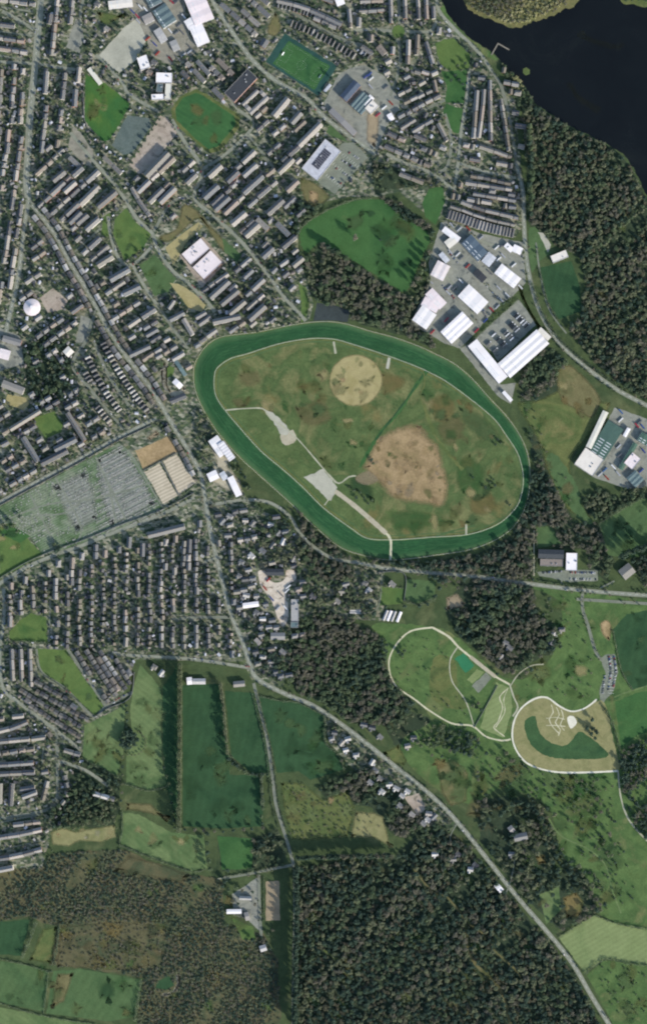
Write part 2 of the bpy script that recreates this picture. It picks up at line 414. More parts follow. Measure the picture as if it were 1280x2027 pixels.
def ribbon(q, w0, w1=None, jit=0):
    """left and right offset lines of a plan polyline"""
    out = []
    for i, p in enumerate(q):
        a = q[max(0, i-1)]; b = q[min(len(q)-1, i+1)]; d = math.dist(a, b) or 1
        nx, ny = -(b[1]-a[1])/d, (b[0]-a[0])/d
        k = R.uniform(-jit, jit)
        out.append(((p[0]+nx*(w0+k), p[1]+ny*(w0+k)), (p[0]+nx*((-w0 if w1 is None else w1)-k), p[1]+ny*((-w0 if w1 is None else w1)-k))))
    return out
def strip(name, q, w0, w1, mat, z, jit=0, h=0):
    mb = MB(); rb = ribbon(q, w0, w1, jit)
    for (a, b), (c, d) in zip(rb, rb[1:]):
        f = [(*P(*a), z), (*P(*c), z), (*P(*d), z), (*P(*b), z)]
        n = (Vector(f[1])-Vector(f[0])).cross(Vector(f[2])-Vector(f[0]))
        mb.quad(f if n.z > 0 else f[::-1], M[mat])
    return mb
ROADLINES = []
def road(txt, w, mat='asphalt', pave=True, name='road', marks=False, sm=True, jit=0):
    pts = S(txt) if isinstance(txt, str) else txt
    q = smooth(pts, False, 6) if sm else pts
    z = nextz(q, False, w/2+1, .13 if pave else 0)
    mb = strip(name, q, w/2, -w/2, mat, z, jit)
    o = tag(mb.build(name), kind='structure')
    if pave:
        pm = MB(); pw = .9
        for sgn in (1, -1):
            rb = ribbon(q, sgn*w/2, sgn*(w/2+pw))
            for (a, b), (c, d) in zip(rb, rb[1:]):
                t = z + .12
                f = [(*P(*a), t), (*P(*c), t), (*P(*d), t), (*P(*b), t)]
                n = (Vector(f[1])-Vector(f[0])).cross(Vector(f[2])-Vector(f[0]))
                pm.quad(f if n.z > 0 else f[::-1], M['pave'])
                pm.quad([(*P(*a), z-.03), (*P(*c), z-.03), (*P(*c), t), (*P(*a), t)], M['pave'])
        tag(pm.build('pavement'), kind='structure')
    tot = w/2 + (2.2 if pave else .5)
    for a, b in zip(q, q[1:]):
        d = math.dist(a, b) or 1; nx, ny = -(b[1]-a[1])/d*tot, (b[0]-a[0])/d*tot
        block([(a[0]+nx, a[1]+ny), (b[0]+nx, b[1]+ny), (b[0]-nx, b[1]-ny), (a[0]-nx, a[1]-ny)])
    if marks: ROADLINES.append(q)
    return q

# ------------------------------------------------------------------ labels: every thing is placed by the nearest landmark
LM = [(t.split('|')[0], *map(float, t.split('|')[1].split(','))) for t in '''the round pink-roofed hall|65,609
the enclosed football pitch|595,128
the solar-roofed store|640,318
the oval training field|405,238
the grey gravel court|240,90
the blue-grey hard court|262,270
the riverside jetty|992,92
the white L-shaped school|326,172
the pale top warehouse|395,28
the green roundabout|788,62
the walled school yard|715,190
the park's lone tree|702,472
the riverside triangle estate|965,230
the curved striped terrace|955,432
the huge L-shaped warehouse|1010,710
the blue-roofed depot|938,494
the riverside sports ground|1108,575
the yellow circle|704,753
the tarmac court|658,617
the racecourse grandstand|436,890
the tan infield patch|820,930
the grey infield lot|638,956
the cemetery's pale plots|340,945
the brown cemetery field|305,890
the cemetery's west corner|40,1030
the three-sided green field|264,455
the yellow dry field|372,482
the pink school roof|400,515
the sloping green field|310,545
the courtyard dark block|502,200
the small green square|95,838
the yellow-topped yard|35,795
the curved white drive|343,740
the left-edge green|58,1240
the long park strip|140,1340
the round copse|255,1462
the white field house|388,1347
the building site|540,1170
the main road fork|505,1340
the dark hedged pasture|430,1560
the hedged triangle field|480,1450
the lane-side pasture|585,1450
the white-roofed farm|464,1800
the lane crossroads|575,1708
the roadside village|760,1530
the farmhouse ring|1028,1640
the small riding oval|850,1330
the curved car park|1206,1335
the sand mound|1131,1429
the waterworks|1195,900
the shadowed pond field|1240,1050
the white clubhouse|1130,1112
the greenhouses|768,1218
the pale corner field|1190,1860
the chalk crescent|345,1950
the left terraces|40,1620
the bottom-left green field|180,1965
the brown mottled heath|220,1860
the seaward forest|1200,520
the pale dry field|100,1660'''.split('\n')]
ORD = 'nearest,second nearest,third nearest,fourth nearest,fifth nearest,sixth nearest,seventh nearest,eighth nearest,ninth nearest,tenth nearest,eleventh nearest,twelfth nearest,thirteenth nearest,fourteenth nearest,fifteenth nearest,sixteenth nearest,seventeenth nearest,eighteenth nearest,nineteenth nearest,twentieth nearest'.split(',')
def ordn(i):
    if i < 20: return ORD[i]
    n = i+1; t = {2: 'twenty', 3: 'thirty', 4: 'forty', 5: 'fifty', 6: 'sixty', 7: 'seventy', 8: 'eighty', 9: 'ninety'}[min(n//10, 9)]
    u = ['', 'first', 'second', 'third', 'fourth', 'fifth', 'sixth', 'seventh', 'eighth', 'ninth'][n % 10]
    return (t + '-' + u if u else t[:-1] + 'ieth') + ' nearest'
ORDP = [o.split()[0] if ' ' in o else 'first' for o in ORD]
def ordp(i): return ordn(i).replace(' nearest', '').replace('nearest', 'first')
DIRS = ['east', 'north-east', 'north', 'north-west', 'west', 'south-west', 'south', 'south-east']
def placeword(x, y):
    n, lx, ly = min(LM, key=lambda l: (l[1]-x)**2+(l[2]-y)**2)
    d = math.dist((x, y), (lx, ly))
    return n, DIRS[int(round(math.degrees(math.atan2(ly-y, x-lx))/45)) % 8], d
RANK = {}
def rank_all(items):
    """items: list of (key noun, x, y); returns the label tail for each, unique per noun"""
    g = {}
    for i, (noun, x, y) in enumerate(items):
        n, d, r = placeword(x, y); g.setdefault((noun, n, d), []).append((r, i))
    out = [None]*len(items)
    for (noun, n, d), L in g.items():
        for k, (r, i) in enumerate(sorted(L)): out[i] = (k, f'{ordn(k)} one {d} of {n}')
    return out
SUN, SKY, EXPO = 4.0, .15, .5
# ------------------------------------------------------------------ ground, water, fields
mb = MB(); mb.quad([(-6000, -6000, 0), (6000, -6000, 0), (6000, 6000, 0), (-6000, 6000, 0)], M['base'])
tag(mb.build('ground'), kind='structure')
B0 = dict(blk=False)
# built-up garden land (the plots between streets)
patch('garden_ground', '-60,-60 420,-60 560,-60 870,-60 876,20 950,105 990,160 1020,200 1030,330 1040,440 1020,470 900,445 850,430 790,380 745,390 690,390 640,400 590,440 590,500 620,600 610,640 520,655 430,668 395,700 385,740 400,810 430,870 490,990 590,1050 600,1130 590,1260 560,1360 500,1350 480,1310 270,1305 235,1400 165,1480 160,1500 130,1560 90,1660 85,1720 -60,1740', 'garden', blk=False)
patch('garden_ground', '-60,1120 100,1095 300,1035 440,1030 480,1300 270,1300 200,1420 150,1500 140,1570 110,1620 85,1712 -60,1730', 'garden2', blk=False)
patch('garden_ground', '500,1010 580,1050 640,1100 700,1120 760,1130 760,1230 690,1225 600,1230 560,1240 500,1220 440,1180 420,1010', 'garden2', blk=False)
patch('garden_ground', '640,1415 700,1455 850,1575 905,1630 880,1660 800,1610 720,1545 650,1470', 'garden', blk=False)
patch('yard', '300,-20 360,-20 420,60 380,110 340,130 300,130 250,60 215,20', 'yard') if 0 else None
# wood floors
WOODS = []
def wood(name, txt, sp, mix, size=(7, 11), floor='woodfloor', label=None, prob=1.0, hs=1.0, fl=True, thin=False):
    poly = S(txt)
    if fl: patch('woodland_floor' if floor == 'woodfloor' else 'heath_ground', poly, floor, blk=False, amp=3, step=9)
    size = (size[0]*.85, size[1]*1.12) if name in ('forest', 'woodland') else size; WOODS.append((name, poly, sp, mix, size, label, prob, hs*.8 if name in ('forest', 'woodland') else hs, thin))
wood('forest', '1030,225 1052,206 1100,238 1150,262 1200,288 1232,312 1256,345 1272,385 1300,420 1340,420 1340,800 1285,795 1235,768 1165,705 1122,648 1148,628 1157,560 1146,508 1108,490 1075,470 1046,440 1042,330', 7.0, 'bare dark brown bare green dark bare olive bare dark', (4.0, 10.8), label='dense grey-green forest on the point beside the river')
wood('woodland', '597,515 640,482 692,518 770,568 818,592 840,560 858,520 866,560 850,590 826,620 850,660 860,690 800,664 720,642 694,634 694,612 627,596 612,570', 8.0, 'green bare olive dark bare', (5.0, 11.8), label='mixed wood between the open park and the racecourse bend')
wood('woodland', '575,1240 640,1205 700,1232 765,1262 768,1315 785,1360 822,1395 790,1425 740,1440 690,1430 650,1398 590,1372 568,1330', 6.7, 'dark bare green bare', (4.3, 10.8), label='dark wood between main road bend and riding oval')
wood('woodland', '915,1125 1000,1140 1055,1160 1062,1215 1100,1240 1112,1285 1070,1300 1000,1335 960,1300 905,1255 880,1205 905,1165', 8.8, 'dark green bare dark', (5.0, 12.7), label='dark wood above the sports court of the riding oval')
wood('woodland', '1040,930 1085,930 1110,985 1130,1030 1100,1040 1062,1045 1055,1095 1058,1140 980,1135 900,1120 880,1108 950,1095 1010,1062 1040,1010', 7.6, 'bare dark green bare', (5.0, 11.8), label='tree belt outside the racecourse east bend')
wood('woodland', '592,1712 690,1702 775,1702 830,1640 870,1630 930,1680 985,1745 1040,1810 1090,1870 1140,1930 1190,2040 590,2040', 7.7, 'dark bare brown dark green dark bare olive dark brown', (4.7, 11.8), label='big dark wood filling the lower middle')
wood('woodland', '628,1555 680,1530 740,1525 790,1570 830,1600 850,1640 800,1660 775,1650 735,1600 700,1590 650,1590', 7.6, 'dark bare green', (4.3, 10.8), label='thicket behind the roadside village')
wood('woodland', '745,1405 800,1400 850,1425 900,1440 950,1465 930,1500 880,1480 820,1480 780,1475', 8.8, 'dark green olive', (4.3, 10.8), label='tree belt between roadside village and riding oval')
wood('woodland', '940,1585 1000,1575 1060,1580 1085,1620 1110,1680 1160,1730 1195,1800 1110,1840 1060,1800 1000,1730 950,1665', 10.1, 'dark green bare olive', (4.3, 11.8), label='loose wood around the farmhouse ring')
wood('woodland', '1225,1490 1260,1465 1330,1440 1330,1700 1262,1650 1232,1570', 7.1, 'bare dark bare', (4.3, 10.8), label='grey wood at the right edge below the dark field')
wood('woodland', '590,1010 640,1060 700,1110 700,1150 640,1145 600,1110', 7.6, 'dark green bare', (4.3, 11.8), label='trees between lower drive and racecourse')
wood('woodland', '1030,690 1090,690 1140,740 1120,800 1090,830 1060,790 1030,800', 8.0, 'dark green bare', (4.3, 10.8), label='tree belt behind the huge L-shaped warehouse')
wood('woodland', '1085,800 1140,790 1150,850 1140,900 1125,920 1100,870', 8.4, 'dark olive green', (4.3, 10.8), label='trees on the left side of the waterworks')
wood('woodland', '1150,985 1185,965 1225,985 1240,960 1330,970 1330,1010 1260,1000 1195,1030 1165,1020', 7.6, 'dark green olive', (4.3, 10.8), label='trees below the waterworks')
wood('woodland', '1085,1030 1180,1035 1200,1075 1215,1110 1200,1150 1165,1130 1160,1090 1100,1085 1070,1075', 9.2, 'dark green bare', (4.3, 10.8), label='trees around the white clubhouse')
wood('woodland', '1240,1085 1330,1060 1330,1170 1270,1160', 8.0, 'dark bare', (4.3, 10.8), label='trees at the right edge below the shadowed pond field')
wood('woodland', '430,1655 500,1660 545,1640 575,1680 560,1712 500,1720 440,1725', 8.8, 'dark bare green olive', (4.3, 11.8), label='trees around the house left of the lane')
wood('woodland', '415,1560 440,1500 470,1490 500,1520 530,1530 538,1590 515,1540 450,1545 425,1640', 8.4, 'dark green', (3.7, 8.8), label='hedgerow trees between the dark pastures') if 0 else None
wood('scrub', '-40,1720 85,1718 100,1690 240,1680 300,1705 380,1732 440,1740 445,1830 520,1850 550,1900 555,2040 270,2040 285,1935 160,1915 100,1910 112,1835 60,1815 -40,1830', 5.3, 'brown bare brown bare olive brown dark brown bare', (3.0, 6.5), 'heath', label='grey-brown scrub covering the lower left slope', hs=.5)
wood('scrub', '130,1470 240,1540 236,1600 225,1635 110,1640 95,1610 140,1560', 10.5, 'dark green olive', (6, 10), label='thicket below the sloping road in the lower left')
wood('scrub', '130,1560 225,1560 236,1640 110,1642 100,1620', 9, 'olive dark green', (4, 8), fl=False, label='scrub above the pale dry field')
wood('woodland', '45,690 95,660 150,690 140,760 115,800 75,830 55,770', 8.8, 'green dark green', (4.3, 10.8), label='garden wood left of the long main street')
wood('woodland', '68,240 120,235 138,300 110,330 70,330', 8.8, 'green green dark', (3.7, 9.8), label='green garden trees beside the avenue', fl=False)
wood('woodland', '985,118 1010,140 1040,172 1060,205 1035,225 1020,205 1000,150', 6.7, 'olive yellow green', (3.1, 7.8), label='bright waterside trees below the jetty')
wood('woodland', '740,385 790,400 860,455 850,475 790,430 765,405', 7.1, 'dark green bare', (3.7, 9.8), label='tree belt along the top right edge of the park')
wood('woodland', '580,405 600,400 650,395 620,430 596,465 575,470', 7.6, 'dark green', (4.3, 10.8), label='dark trees at the left corner of the park')
wood('woodland', '735,320 800,335 870,365 870,400 845,370 780,372 740,385', 8.0, 'dark green bare olive', (3.7, 9.8), label='trees between the solar-roofed store and the curved estate')
wood('woodland', '500,985 560,1000 580,1030 560,1060 520,1035', 9.2, 'dark green', (4.3, 10.8), label='garden trees inside the lower drive', fl=False)
wood('woodland', '510,1040 590,1060 640,1110 690,1150 700,1210 620,1215 595,1200 590,1140 545,1120 500,1090', 10.5, 'dark green dark olive', (4.3, 11.8), label='big garden trees around the building site', fl=False)
wood('woodland', '660,1140 760,1145 800,1175 745,1215 690,1215', 10.1, 'green dark olive', (4.3, 10.8), label='garden trees left of the greenhouses', fl=False)
wood('woodland', '480,1230 565,1245 575,1360 545,1350 500,1290', 9.2, 'dark green', (4.3, 10.8), label='garden trees right of the main road fork', fl=False)
wood('woodland', '1040,800 1062,790 1075,850 1085,930 1060,930 1050,880', 6.7, 'dark bare green', (4.3, 9.8), label='tree line hugging the racecourse right bend')
wood('woodland', '700,1090 760,1112 860,1105 905,1112 900,1128 760,1118', 7.6, 'dark bare', (3.7, 8.8), label='tree line along the racecourse bottom straight', fl=False)
wood('scrub', '556,1548 600,1548 640,1584 690,1565 704,1602 690,1655 610,1662 576,1658 562,1610', 11, 'olive brown bare green', (2.5, 5.5), fl=False, label='low scrub dotted over the rough brown field by the lane', hs=.6)
wood('scrub', '700,1604 740,1610 770,1670 740,1660 705,1650', 13, 'olive bare', (2.5, 5), fl=False, label='thin scrub on the pale field behind the village', hs=.6)
wood('scrub', '930,1520 1010,1490 1100,1540 1200,1545 1225,1640 1190,1660 1110,1600 1000,1560', 15, 'olive green dark', (3, 7), fl=False, label='scrub dotted over the meadow below the ring garden', hs=.7)
wood('scrub', '1120,1620 1225,1660 1270,1800 1200,1800 1160,1720', 17, 'green olive dark', (3, 7), fl=False, label='scrub dotted over the meadow above the pale corner field', hs=.7)
wood('scrub', '1062,1180 1145,1180 1170,1290 1180,1380 1060,1375 1020,1345 1090,1300', 19, 'olive green', (2.5, 5.5), fl=False, label='scrub dotted over the meadow left of the curved car park', hs=.7)
wood('scrub', '1030,800 1060,810 1090,900 1150,1000 1120,1000 1075,915', 17, 'olive green bare', (2.5, 6), fl=False, label='scrub on the rough grass between racecourse and waterworks', hs=.7)
wood('scrub', '790,1260 850,1250 900,1300 890,1350 930,1420 850,1400 785,1350', 19, 'olive green', (2, 4.5), fl=False, label='low scrub inside the riding oval', hs=.7)
wood('scrub', '1165,1930 1200,1905 1275,1920 1275,2020 1230,2020', 18, 'olive green dark', (3, 6), fl=False, label='scrub on the rough field in the lower right corner', hs=.7)
wood('woodland', '735,1104 800,1108 900,1112 1000,1130 1062,1142 1058,1156 930,1138 855,1132 760,1122 730,1116', 6.6, 'dark bare dark', (6, 10), fl=False, label='narrow dark tree belt along the top of the east-west road')
wood('woodland', '860,1142 935,1146 1050,1162 1056,1180 940,1170 870,1160', 6.8, 'dark dark bare', (7, 11), fl=False, label='dark tree belt along the lower side of the east-west road')
wood('scrub', '122,1832 230,1824 328,1832 320,1914 230,1918 112,1914', 9.5, 'brown bare brown', (3, 5.5), fl=False, label='low brown scrub dotted over the mottled heath', hs=.5)
# open fields and lawns
F = [
 ('parkland', 'parkland', '740,1235 850,1240 905,1262 1010,1345 1090,1300 1110,1200 1060,1160 1290,1190 1340,1190 1340,1840 1195,1815 1160,1740 1110,1690 1085,1600 1000,1560 930,1590 860,1560 800,1500 800,1460 850,1420 770,1330 750,1260', 1),
 ('field', 'olive', '1020,800 1060,790 1140,760 1180,790 1210,800 1170,860 1130,920 1150,990 1170,1030 1120,1010 1080,930 1060,870', 1),
 ('field', 'brown', '1100,735 1130,720 1180,770 1190,800 1170,830 1140,815 1105,790', 1),
 ('field', 'midfield', '1100,900 1140,960 1150,1000 1172,1035 1150,1030 1110,980 1080,910', 1),
 ('field', 'parkgrass', '592,464 600,448 628,428 655,414 700,397 735,394 762,398 778,414 795,432 840,455 850,478 838,500 822,540 800,577 770,562 722,530 690,510 655,494 632,480 610,500 598,490', 1),
 ('garden_lawn', 'parkgrass', '848,375 875,368 880,400 862,445 842,430 835,400', 0),
 ('sports_field', 'schoolfield', '170,147 182,152 210,166 258,205 237,245 215,279 203,279 185,258 168,238', 0),
 ('hard_court', 'hardcourt', '252,228 296,234 300,250 262,303 244,306 222,287', 0),
 ('gravel_court', 'gravelcourt', '194,112 236,145 270,118 290,78 284,58 268,38 245,55', 0),
 ('training_field', 'olive', '340,215 357,190 390,176 408,186 474,228 474,252 436,298 414,304 380,276 340,240', 0),
 ('training_pitch', 'pitch', '348,214 362,194 388,183 400,188 464,230 466,248 430,291 414,296 384,272 349,238', 0),
 ('school_yard', 'pinkyard', '318,228 340,240 352,262 300,330 275,345 256,325', 0),
 ('pitch_surround', 'surround', '563,66 667,131 630,190 525,122', 0),
 ('football_pitch', 'pitch', '571,80 653,131 622,178 540,126', 0),
 ('school_yard', 'yard', '668,150 690,135 720,128 760,150 790,195 790,215 765,250 745,300 715,285 655,232 640,205', 0),
 ('school_yard', 'soil', '735,200 752,230 752,270 742,296 722,280 722,230', 0),
 ('car_park', 'asphaltd', '676,284 700,282 728,312 662,384 628,360', 0),
 ('verge', 'brown', '592,350 625,360 655,390 625,412 600,400', 0),
 ('bare_patch', 'tan', '610,375 632,382 630,405 612,402', 0),
 ('verge', 'midfield', '652,245 676,268 690,282 660,272 645,262', 0),
 ('roundabout_island', 'brightgrass', '788,49 797,53 801,62 797,72 788,76 779,72 775,62 779,53', 0),
 ('riverside_lawn', 'brightgrass', '860,86 878,78 896,76 930,108 928,134 910,138 890,141 870,126', 0),
 ('riverside_lawn', 'parkgrass', '882,205 916,216 912,240 908,264 896,262 876,225', 0),
 ('riverside_lawn', 'parkgrass', '872,142 925,138 918,205 880,203 884,170', 0),
 ('river_bank', 'parkland', '878,10 905,55 975,108 985,118 960,112 930,90 900,64 872,30', 1),
 ('green_field', 'brightgrass', '250,411 268,440 300,463 284,490 262,505 247,518 236,492 224,462 228,434', 0),
 ('green_field', 'midfield', '276,525 306,503 348,552 334,577 306,586', 0),
 ('dry_field', 'yellow', '336,560 353,562 384,580 407,604 400,618 372,608', 0),
 ('dry_field', 'yellow', '328,490 352,470 392,440 402,448 374,474 343,526', 0),
 ('verge', 'brown', '360,405 385,408 425,450 470,500 470,518 440,500 400,446 388,438 340,480 312,475 318,462 345,450', 0),
 ('verge', 'midfield', '440,470 478,505 470,520 445,500', 0),
 ('green_space', 'brightgrass', '205,430 218,420 218,470 200,465', 0),
 ('green_space', 'brightgrass', '68,826 108,814 125,838 122,856 92,868 78,850', 0),
 ('dry_field', 'yellow', '15,780 55,788 58,800 48,812 10,800', 0),
 ('green_space', 'brightgrass', '320,720 345,728 342,745 330,748', 0),
 ('tarmac_court', 'court', '627,599 655,602 694,615 687,638 655,634 620,636', 0),
 ('field', 'brightgrass', '590,560 606,570 612,600 606,632 596,640 596,600', 0),
 ('industrial_yard', 'yard', '872,440 895,440 950,462 1035,480 1040,560 1010,590 990,600 930,670 910,690 880,680 812,640 830,600 850,560 848,520', 0),
 ('lorry_park', 'yard', '940,670 1025,592 1062,640 985,716 974,698', 0),
 ('industrial_yard', 'yard', '910,690 940,672 990,762 1020,757 1010,800 985,785', 0),
 ('verge', 'olive', '1030,560 1045,600 1075,650 1090,672 1060,648 1028,590', 0),
 ('sports_field', 'darkfield', '1066,530 1085,526 1130,516 1146,566 1150,616 1105,632 1084,600', 0),
 ('field', 'midfield', '1046,450 1058,448 1080,475 1090,500 1064,520 1052,540 1044,500', 0),
 ('grey_glade', 'gravelcourt', '1064,460 1074,460 1090,485 1084,500', 0),
 ('cemetery_turf', 'cemetery', '0,1003 100,950 236,876 256,892 286,934 320,1003 330,1012 312,1018 236,1046 162,1076 110,1094 86,1098 60,1062 0,1044', 0),
 ('grass_field', 'brightgrass', '0,1042 50,1060 86,1098 0,1146', 0),
 ('grave_garden', 'parkgrass', '20,1035 60,1062 40,1075 0,1055', 0),
 ('dry_field', 'tan', '268,892 336,862 351,894 284,930', 0),
 ('dry_field', 'soil', '288,866 310,848 320,860 296,876', 0),
 ('burial_ground', 'plots', '287,935 316,917 351,981 323,997', 0),
 ('burial_ground', 'plots', '323,913 349,899 388,956 355,978', 0),
 ('green_field', 'brightgrass', '18,1252 40,1228 62,1214 92,1222 95,1271 20,1268', 0),
 ('green_field', 'brightgrass', '72,1284 134,1287 162,1336 208,1398 188,1415 158,1392 128,1361 92,1345 78,1325', 0),
 ('pasture', 'lightfield', '168,1436 205,1418 248,1396 246,1440 244,1490 232,1537 198,1518 164,1502', 0),
 ('pasture', 'lightfield', '278,1316 300,1340 318,1362 322,1390 318,1436 322,1520 338,1552 296,1564 250,1551 250,1498 262,1470 258,1408 264,1360', 0),
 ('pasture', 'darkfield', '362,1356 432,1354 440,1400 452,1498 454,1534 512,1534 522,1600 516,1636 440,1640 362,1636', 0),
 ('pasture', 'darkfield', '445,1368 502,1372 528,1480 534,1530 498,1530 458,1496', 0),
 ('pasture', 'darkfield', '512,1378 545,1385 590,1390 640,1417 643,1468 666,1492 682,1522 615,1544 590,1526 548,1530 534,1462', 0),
 ('pasture', 'darkfield', '322,1360 344,1330 350,1312 354,1640 330,1560 322,1480', 0),  # dark strip: the tall hedge's cast shadow laid down as ground colour
 ('rough_field', 'olive', '552,1546 600,1546 640,1580 690,1560 706,1602 690,1660 610,1666 576,1664 560,1610', 0),
 ('rough_field', 'ring', '700,1602 740,1606 760,1614 778,1682 740,1662 690,1660', 0),
 ('rough_field', 'brown', '248,1585 300,1588 340,1625 280,1610 246,1606', 0),
 ('pasture', 'lightfield', '243,1608 275,1612 340,1648 403,1654 410,1718 380,1724 302,1697 236,1670', 0),
 ('dry_field', 'ring', '98,1645 125,1636 150,1644 190,1636 230,1630 233,1658 200,1670 158,1666 138,1678 102,1674', 0),
 ('field', 'heath', '255,1690 330,1710 380,1732 360,1750 300,1740 220,1725', 0),
 ('pasture', 'midfield', '-40,1896 50,1909 97,1922 87,2003 -40,1976', 0),
 ('pasture', 'midfield', '106,1922 161,1918 230,1930 280,1940 268,2012 218,2022 92,2006', 0),
 ('rough_field', 'brown', '112,1924 150,1924 130,1985 98,2000', 0),
 ('pasture', 'lightfield', '-40,1986 84,2010 188,2027 240,2060 -40,2060', 0),
 ('rough_field', 'olive', '84,1835 118,1831 104,1912 54,1902', 0),
 ('pasture', 'darkfield', '-40,1828 60,1820 42,1892 -40,1886', 0),
 ('heath', 'heath', '120,1832 230,1822 330,1830 322,1915 230,1920 110,1916', 0),
 ('hollow_lawn', 'darkfield', '312,1942 335,1932 346,1950 330,1960 308,1955', 0),
 ('chalk_scrape', 'sand', '346,1926 356,1928 360,1948 354,1964 338,1976 318,1974 320,1964 340,1960 348,1946', 0),
 ('paddock', 'soil', '526,1744 553,1744 554,1822 526,1822', 0),
 ('farm_yard', 'yard', '460,1770 512,1735 520,1850 490,1820 462,1812', 0),
 ('garden_lawn', 'brightgrass', '458,1815 500,1835 508,1860 480,1860', 0),
 ('garden_lawn', 'parkgrass', '430,1655 500,1660 498,1720 440,1722', 0),
 ('lane_verge', 'olive', '584,1715 594,1715 592,1900 584,1900', 0),
 ('pasture', 'lightfield2', '1104,1855 1140,1832 1176,1811 1220,1828 1340,1845 1340,1912 1240,1905 1196,1898 1156,1926', 0),
 ('rough_field', 'parkland', '1160,1930 1196,1900 1340,1914 1340,2060 1230,2060', 0),
 ('rough_field', 'orange', '1110,1775 1140,1762 1158,1785 1150,1815 1118,1820', 0),
 ('rough_field', 'lightfield', '1066,1770 1105,1755 1110,1800 1080,1830', 0),
 ('rough_field', 'orange', '1055,1690 1080,1688 1084,1712 1062,1716', 0),
 ('rough_field', 'brown', '860,1510 900,1500 930,1530 925,1590 890,1600 870,1570', 0),
 ('rough_field', 'olive', '752,1490 790,1470 808,1505 800,1520 775,1512', 0),
 ('village_yard', 'pinkyard', '800,1578 828,1570 842,1600 825,1615', 0),
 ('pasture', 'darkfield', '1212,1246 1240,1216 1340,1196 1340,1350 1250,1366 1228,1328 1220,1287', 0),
 ('pasture', 'parkgrass', '1216,1390 1256,1372 1340,1356 1340,1430 1260,1455 1228,1482', 0),
 ('bare_patch', 'tan', '1185,1232 1200,1224 1212,1236 1208,1270 1198,1268 1186,1252', 0),
 ('pasture', 'midfield', '1184,1037 1215,1016 1260,990 1340,965 1340,1090 1250,1104 1203,1100', 0),
 ('garden_lawn', 'midfield', '1060,1045 1090,1040 1110,1075 1064,1085', 0),
 ('garden_lawn', 'midfield', '802,1146 862,1150 860,1185 820,1195 800,1185', 0),
 ('garden_lawn', 'brightgrass', '752,1160 798,1165 796,1195 750,1198', 0),
 ('clearing', 'soil', '880,1180 905,1172 925,1195 915,1205 880,1210', 0),
 ('car_park', 'asphaltd', '1062,1132 1140,1128 1182,1128 1182,1150 1130,1152 1066,1140', 0),
 ('works_yard', 'yard', '1215,806 1340,850 1340,960 1240,968 1175,945 1134,920 1195,845', 0),
 ('site_clearing', 'site', '510,1130 526,1128 533,1146 548,1152 562,1146 566,1127 584,1129 587,1148 572,1158 567,1180 572,1200 570,1230 558,1242 547,1222 536,1190 522,1172 513,1156', 1),
 ('hall_yard', 'pinkyard', '80,590 105,570 135,595 125,612 95,620', 0),
 ('warehouse_yard', 'yard', '131,93 150,38 160,36 166,70 158,105', 0),
 ('works_yard', 'paved', '210,-30 360,-30 375,70 400,95 380,110 350,110 340,130 300,110 290,75 270,36', 0),
 ('lawn', 'olive', '190,20 235,25 255,30 215,52 195,48', 0),
 ('paved_yard', 'paved', '145,250 160,262 185,300 180,330 160,318 135,290', 0),
 ('paved_yard', 'yard', '150,680 160,625 182,632 172,676', 0),
 ('paved_yard', 'yard', '-20,640 40,665 48,720 0,735 -20,735', 0),
 ('school_yard', 'pinkyard', '355,505 402,468 446,520 400,570', 0),
 ('grandstand_apron', 'sand', '408,872 432,860 470,903 452,920 478,950 482,985 440,970 402,945 425,915', 0),
 ('stable_yard', 'sand', '322,722 335,716 328,735 330,765 348,770 370,760 372,780 340,795 322,765', 0),
 ('verge', 'brown', '545,20 560,55 545,75 525,62', 0),
]
fields_after_track = []
for nm, mt, tx, sm in F:
    if mt in ('site', 'ring', 'brown', 'orange', 'tan', 'olive', 'heath', 'sand', 'soil') and nm not in ('training_field', 'burial_ground', 'paddock', 'building_site_ground') and not tx.startswith('268,892'):
        block(S(tx)); blotch(nm, tx, mt, 3 if mt == 'site' else 7 if nm in ('dry_field', 'heath') else 9, bool(sm) or nm in ('verge', 'bare_patch'))
    else: patch(nm, tx, mat=mt, sm=bool(sm), amp=.8 if not sm else 1.6, blk=nm not in ('parkland',))
# SE-side meadow blotches
for cx, cy, r, mt in ((1150, 1600, 60, 'parkland'), (1200, 1690, 45, 'midfield'), (1120, 1560, 40, 'olive'), (900, 1540, 36, 'midfield'), (1010, 1540, 50, 'midfield'), (870, 1510, 18, 'orange'),
                      (940, 1600, 30, 'brown'), (1070, 1330, 34, 'olive'), (1130, 1320, 30, 'parkgrass'), (1150, 1330, 20, 'yellow'), (845, 1270, 26, 'orange'), (860, 1360, 26, 'olive'), (820, 1340, 22, 'midfield')):
    blotch('meadow', blob(cx, cy, r*1.1, r*.85, R.uniform(0, 3)), mt, r*.5, True, .6)
def scatter(txt, n, mats, r0, r1, name='meadow', stretch=1.6, a0=None):
    poly = S(txt); xs = [p[0] for p in poly]; ys = [p[1] for p in poly]; k = 0
    while k < n:
        x, y = R.uniform(min(xs), max(xs)), R.uniform(min(ys), max(ys))
        if not inside((x, y), poly): continue
        k += 1; r = R.uniform(r0, r1); blotch(name, blob(x, y, r*R.uniform(1, stretch), r, R.uniform(0, 3.14) if a0 is None else a0), R.choice(mats.split()), r*.6, True, R.choice([.3, .45, .6]))
scatter('850,1500 1000,1480 1200,1540 1225,1800 1120,1690 1000,1560 900,1590', 40, 'olive midfield parkgrass brown parkland lightfield darkfield', 8, 26)
scatter('1060,1190 1150,1190 1180,1290 1190,1370 1120,1395 1060,1370 1020,1400 1020,1340 1090,1300', 22, 'olive midfield parkgrass tan parkland lightfield2', 6, 18)
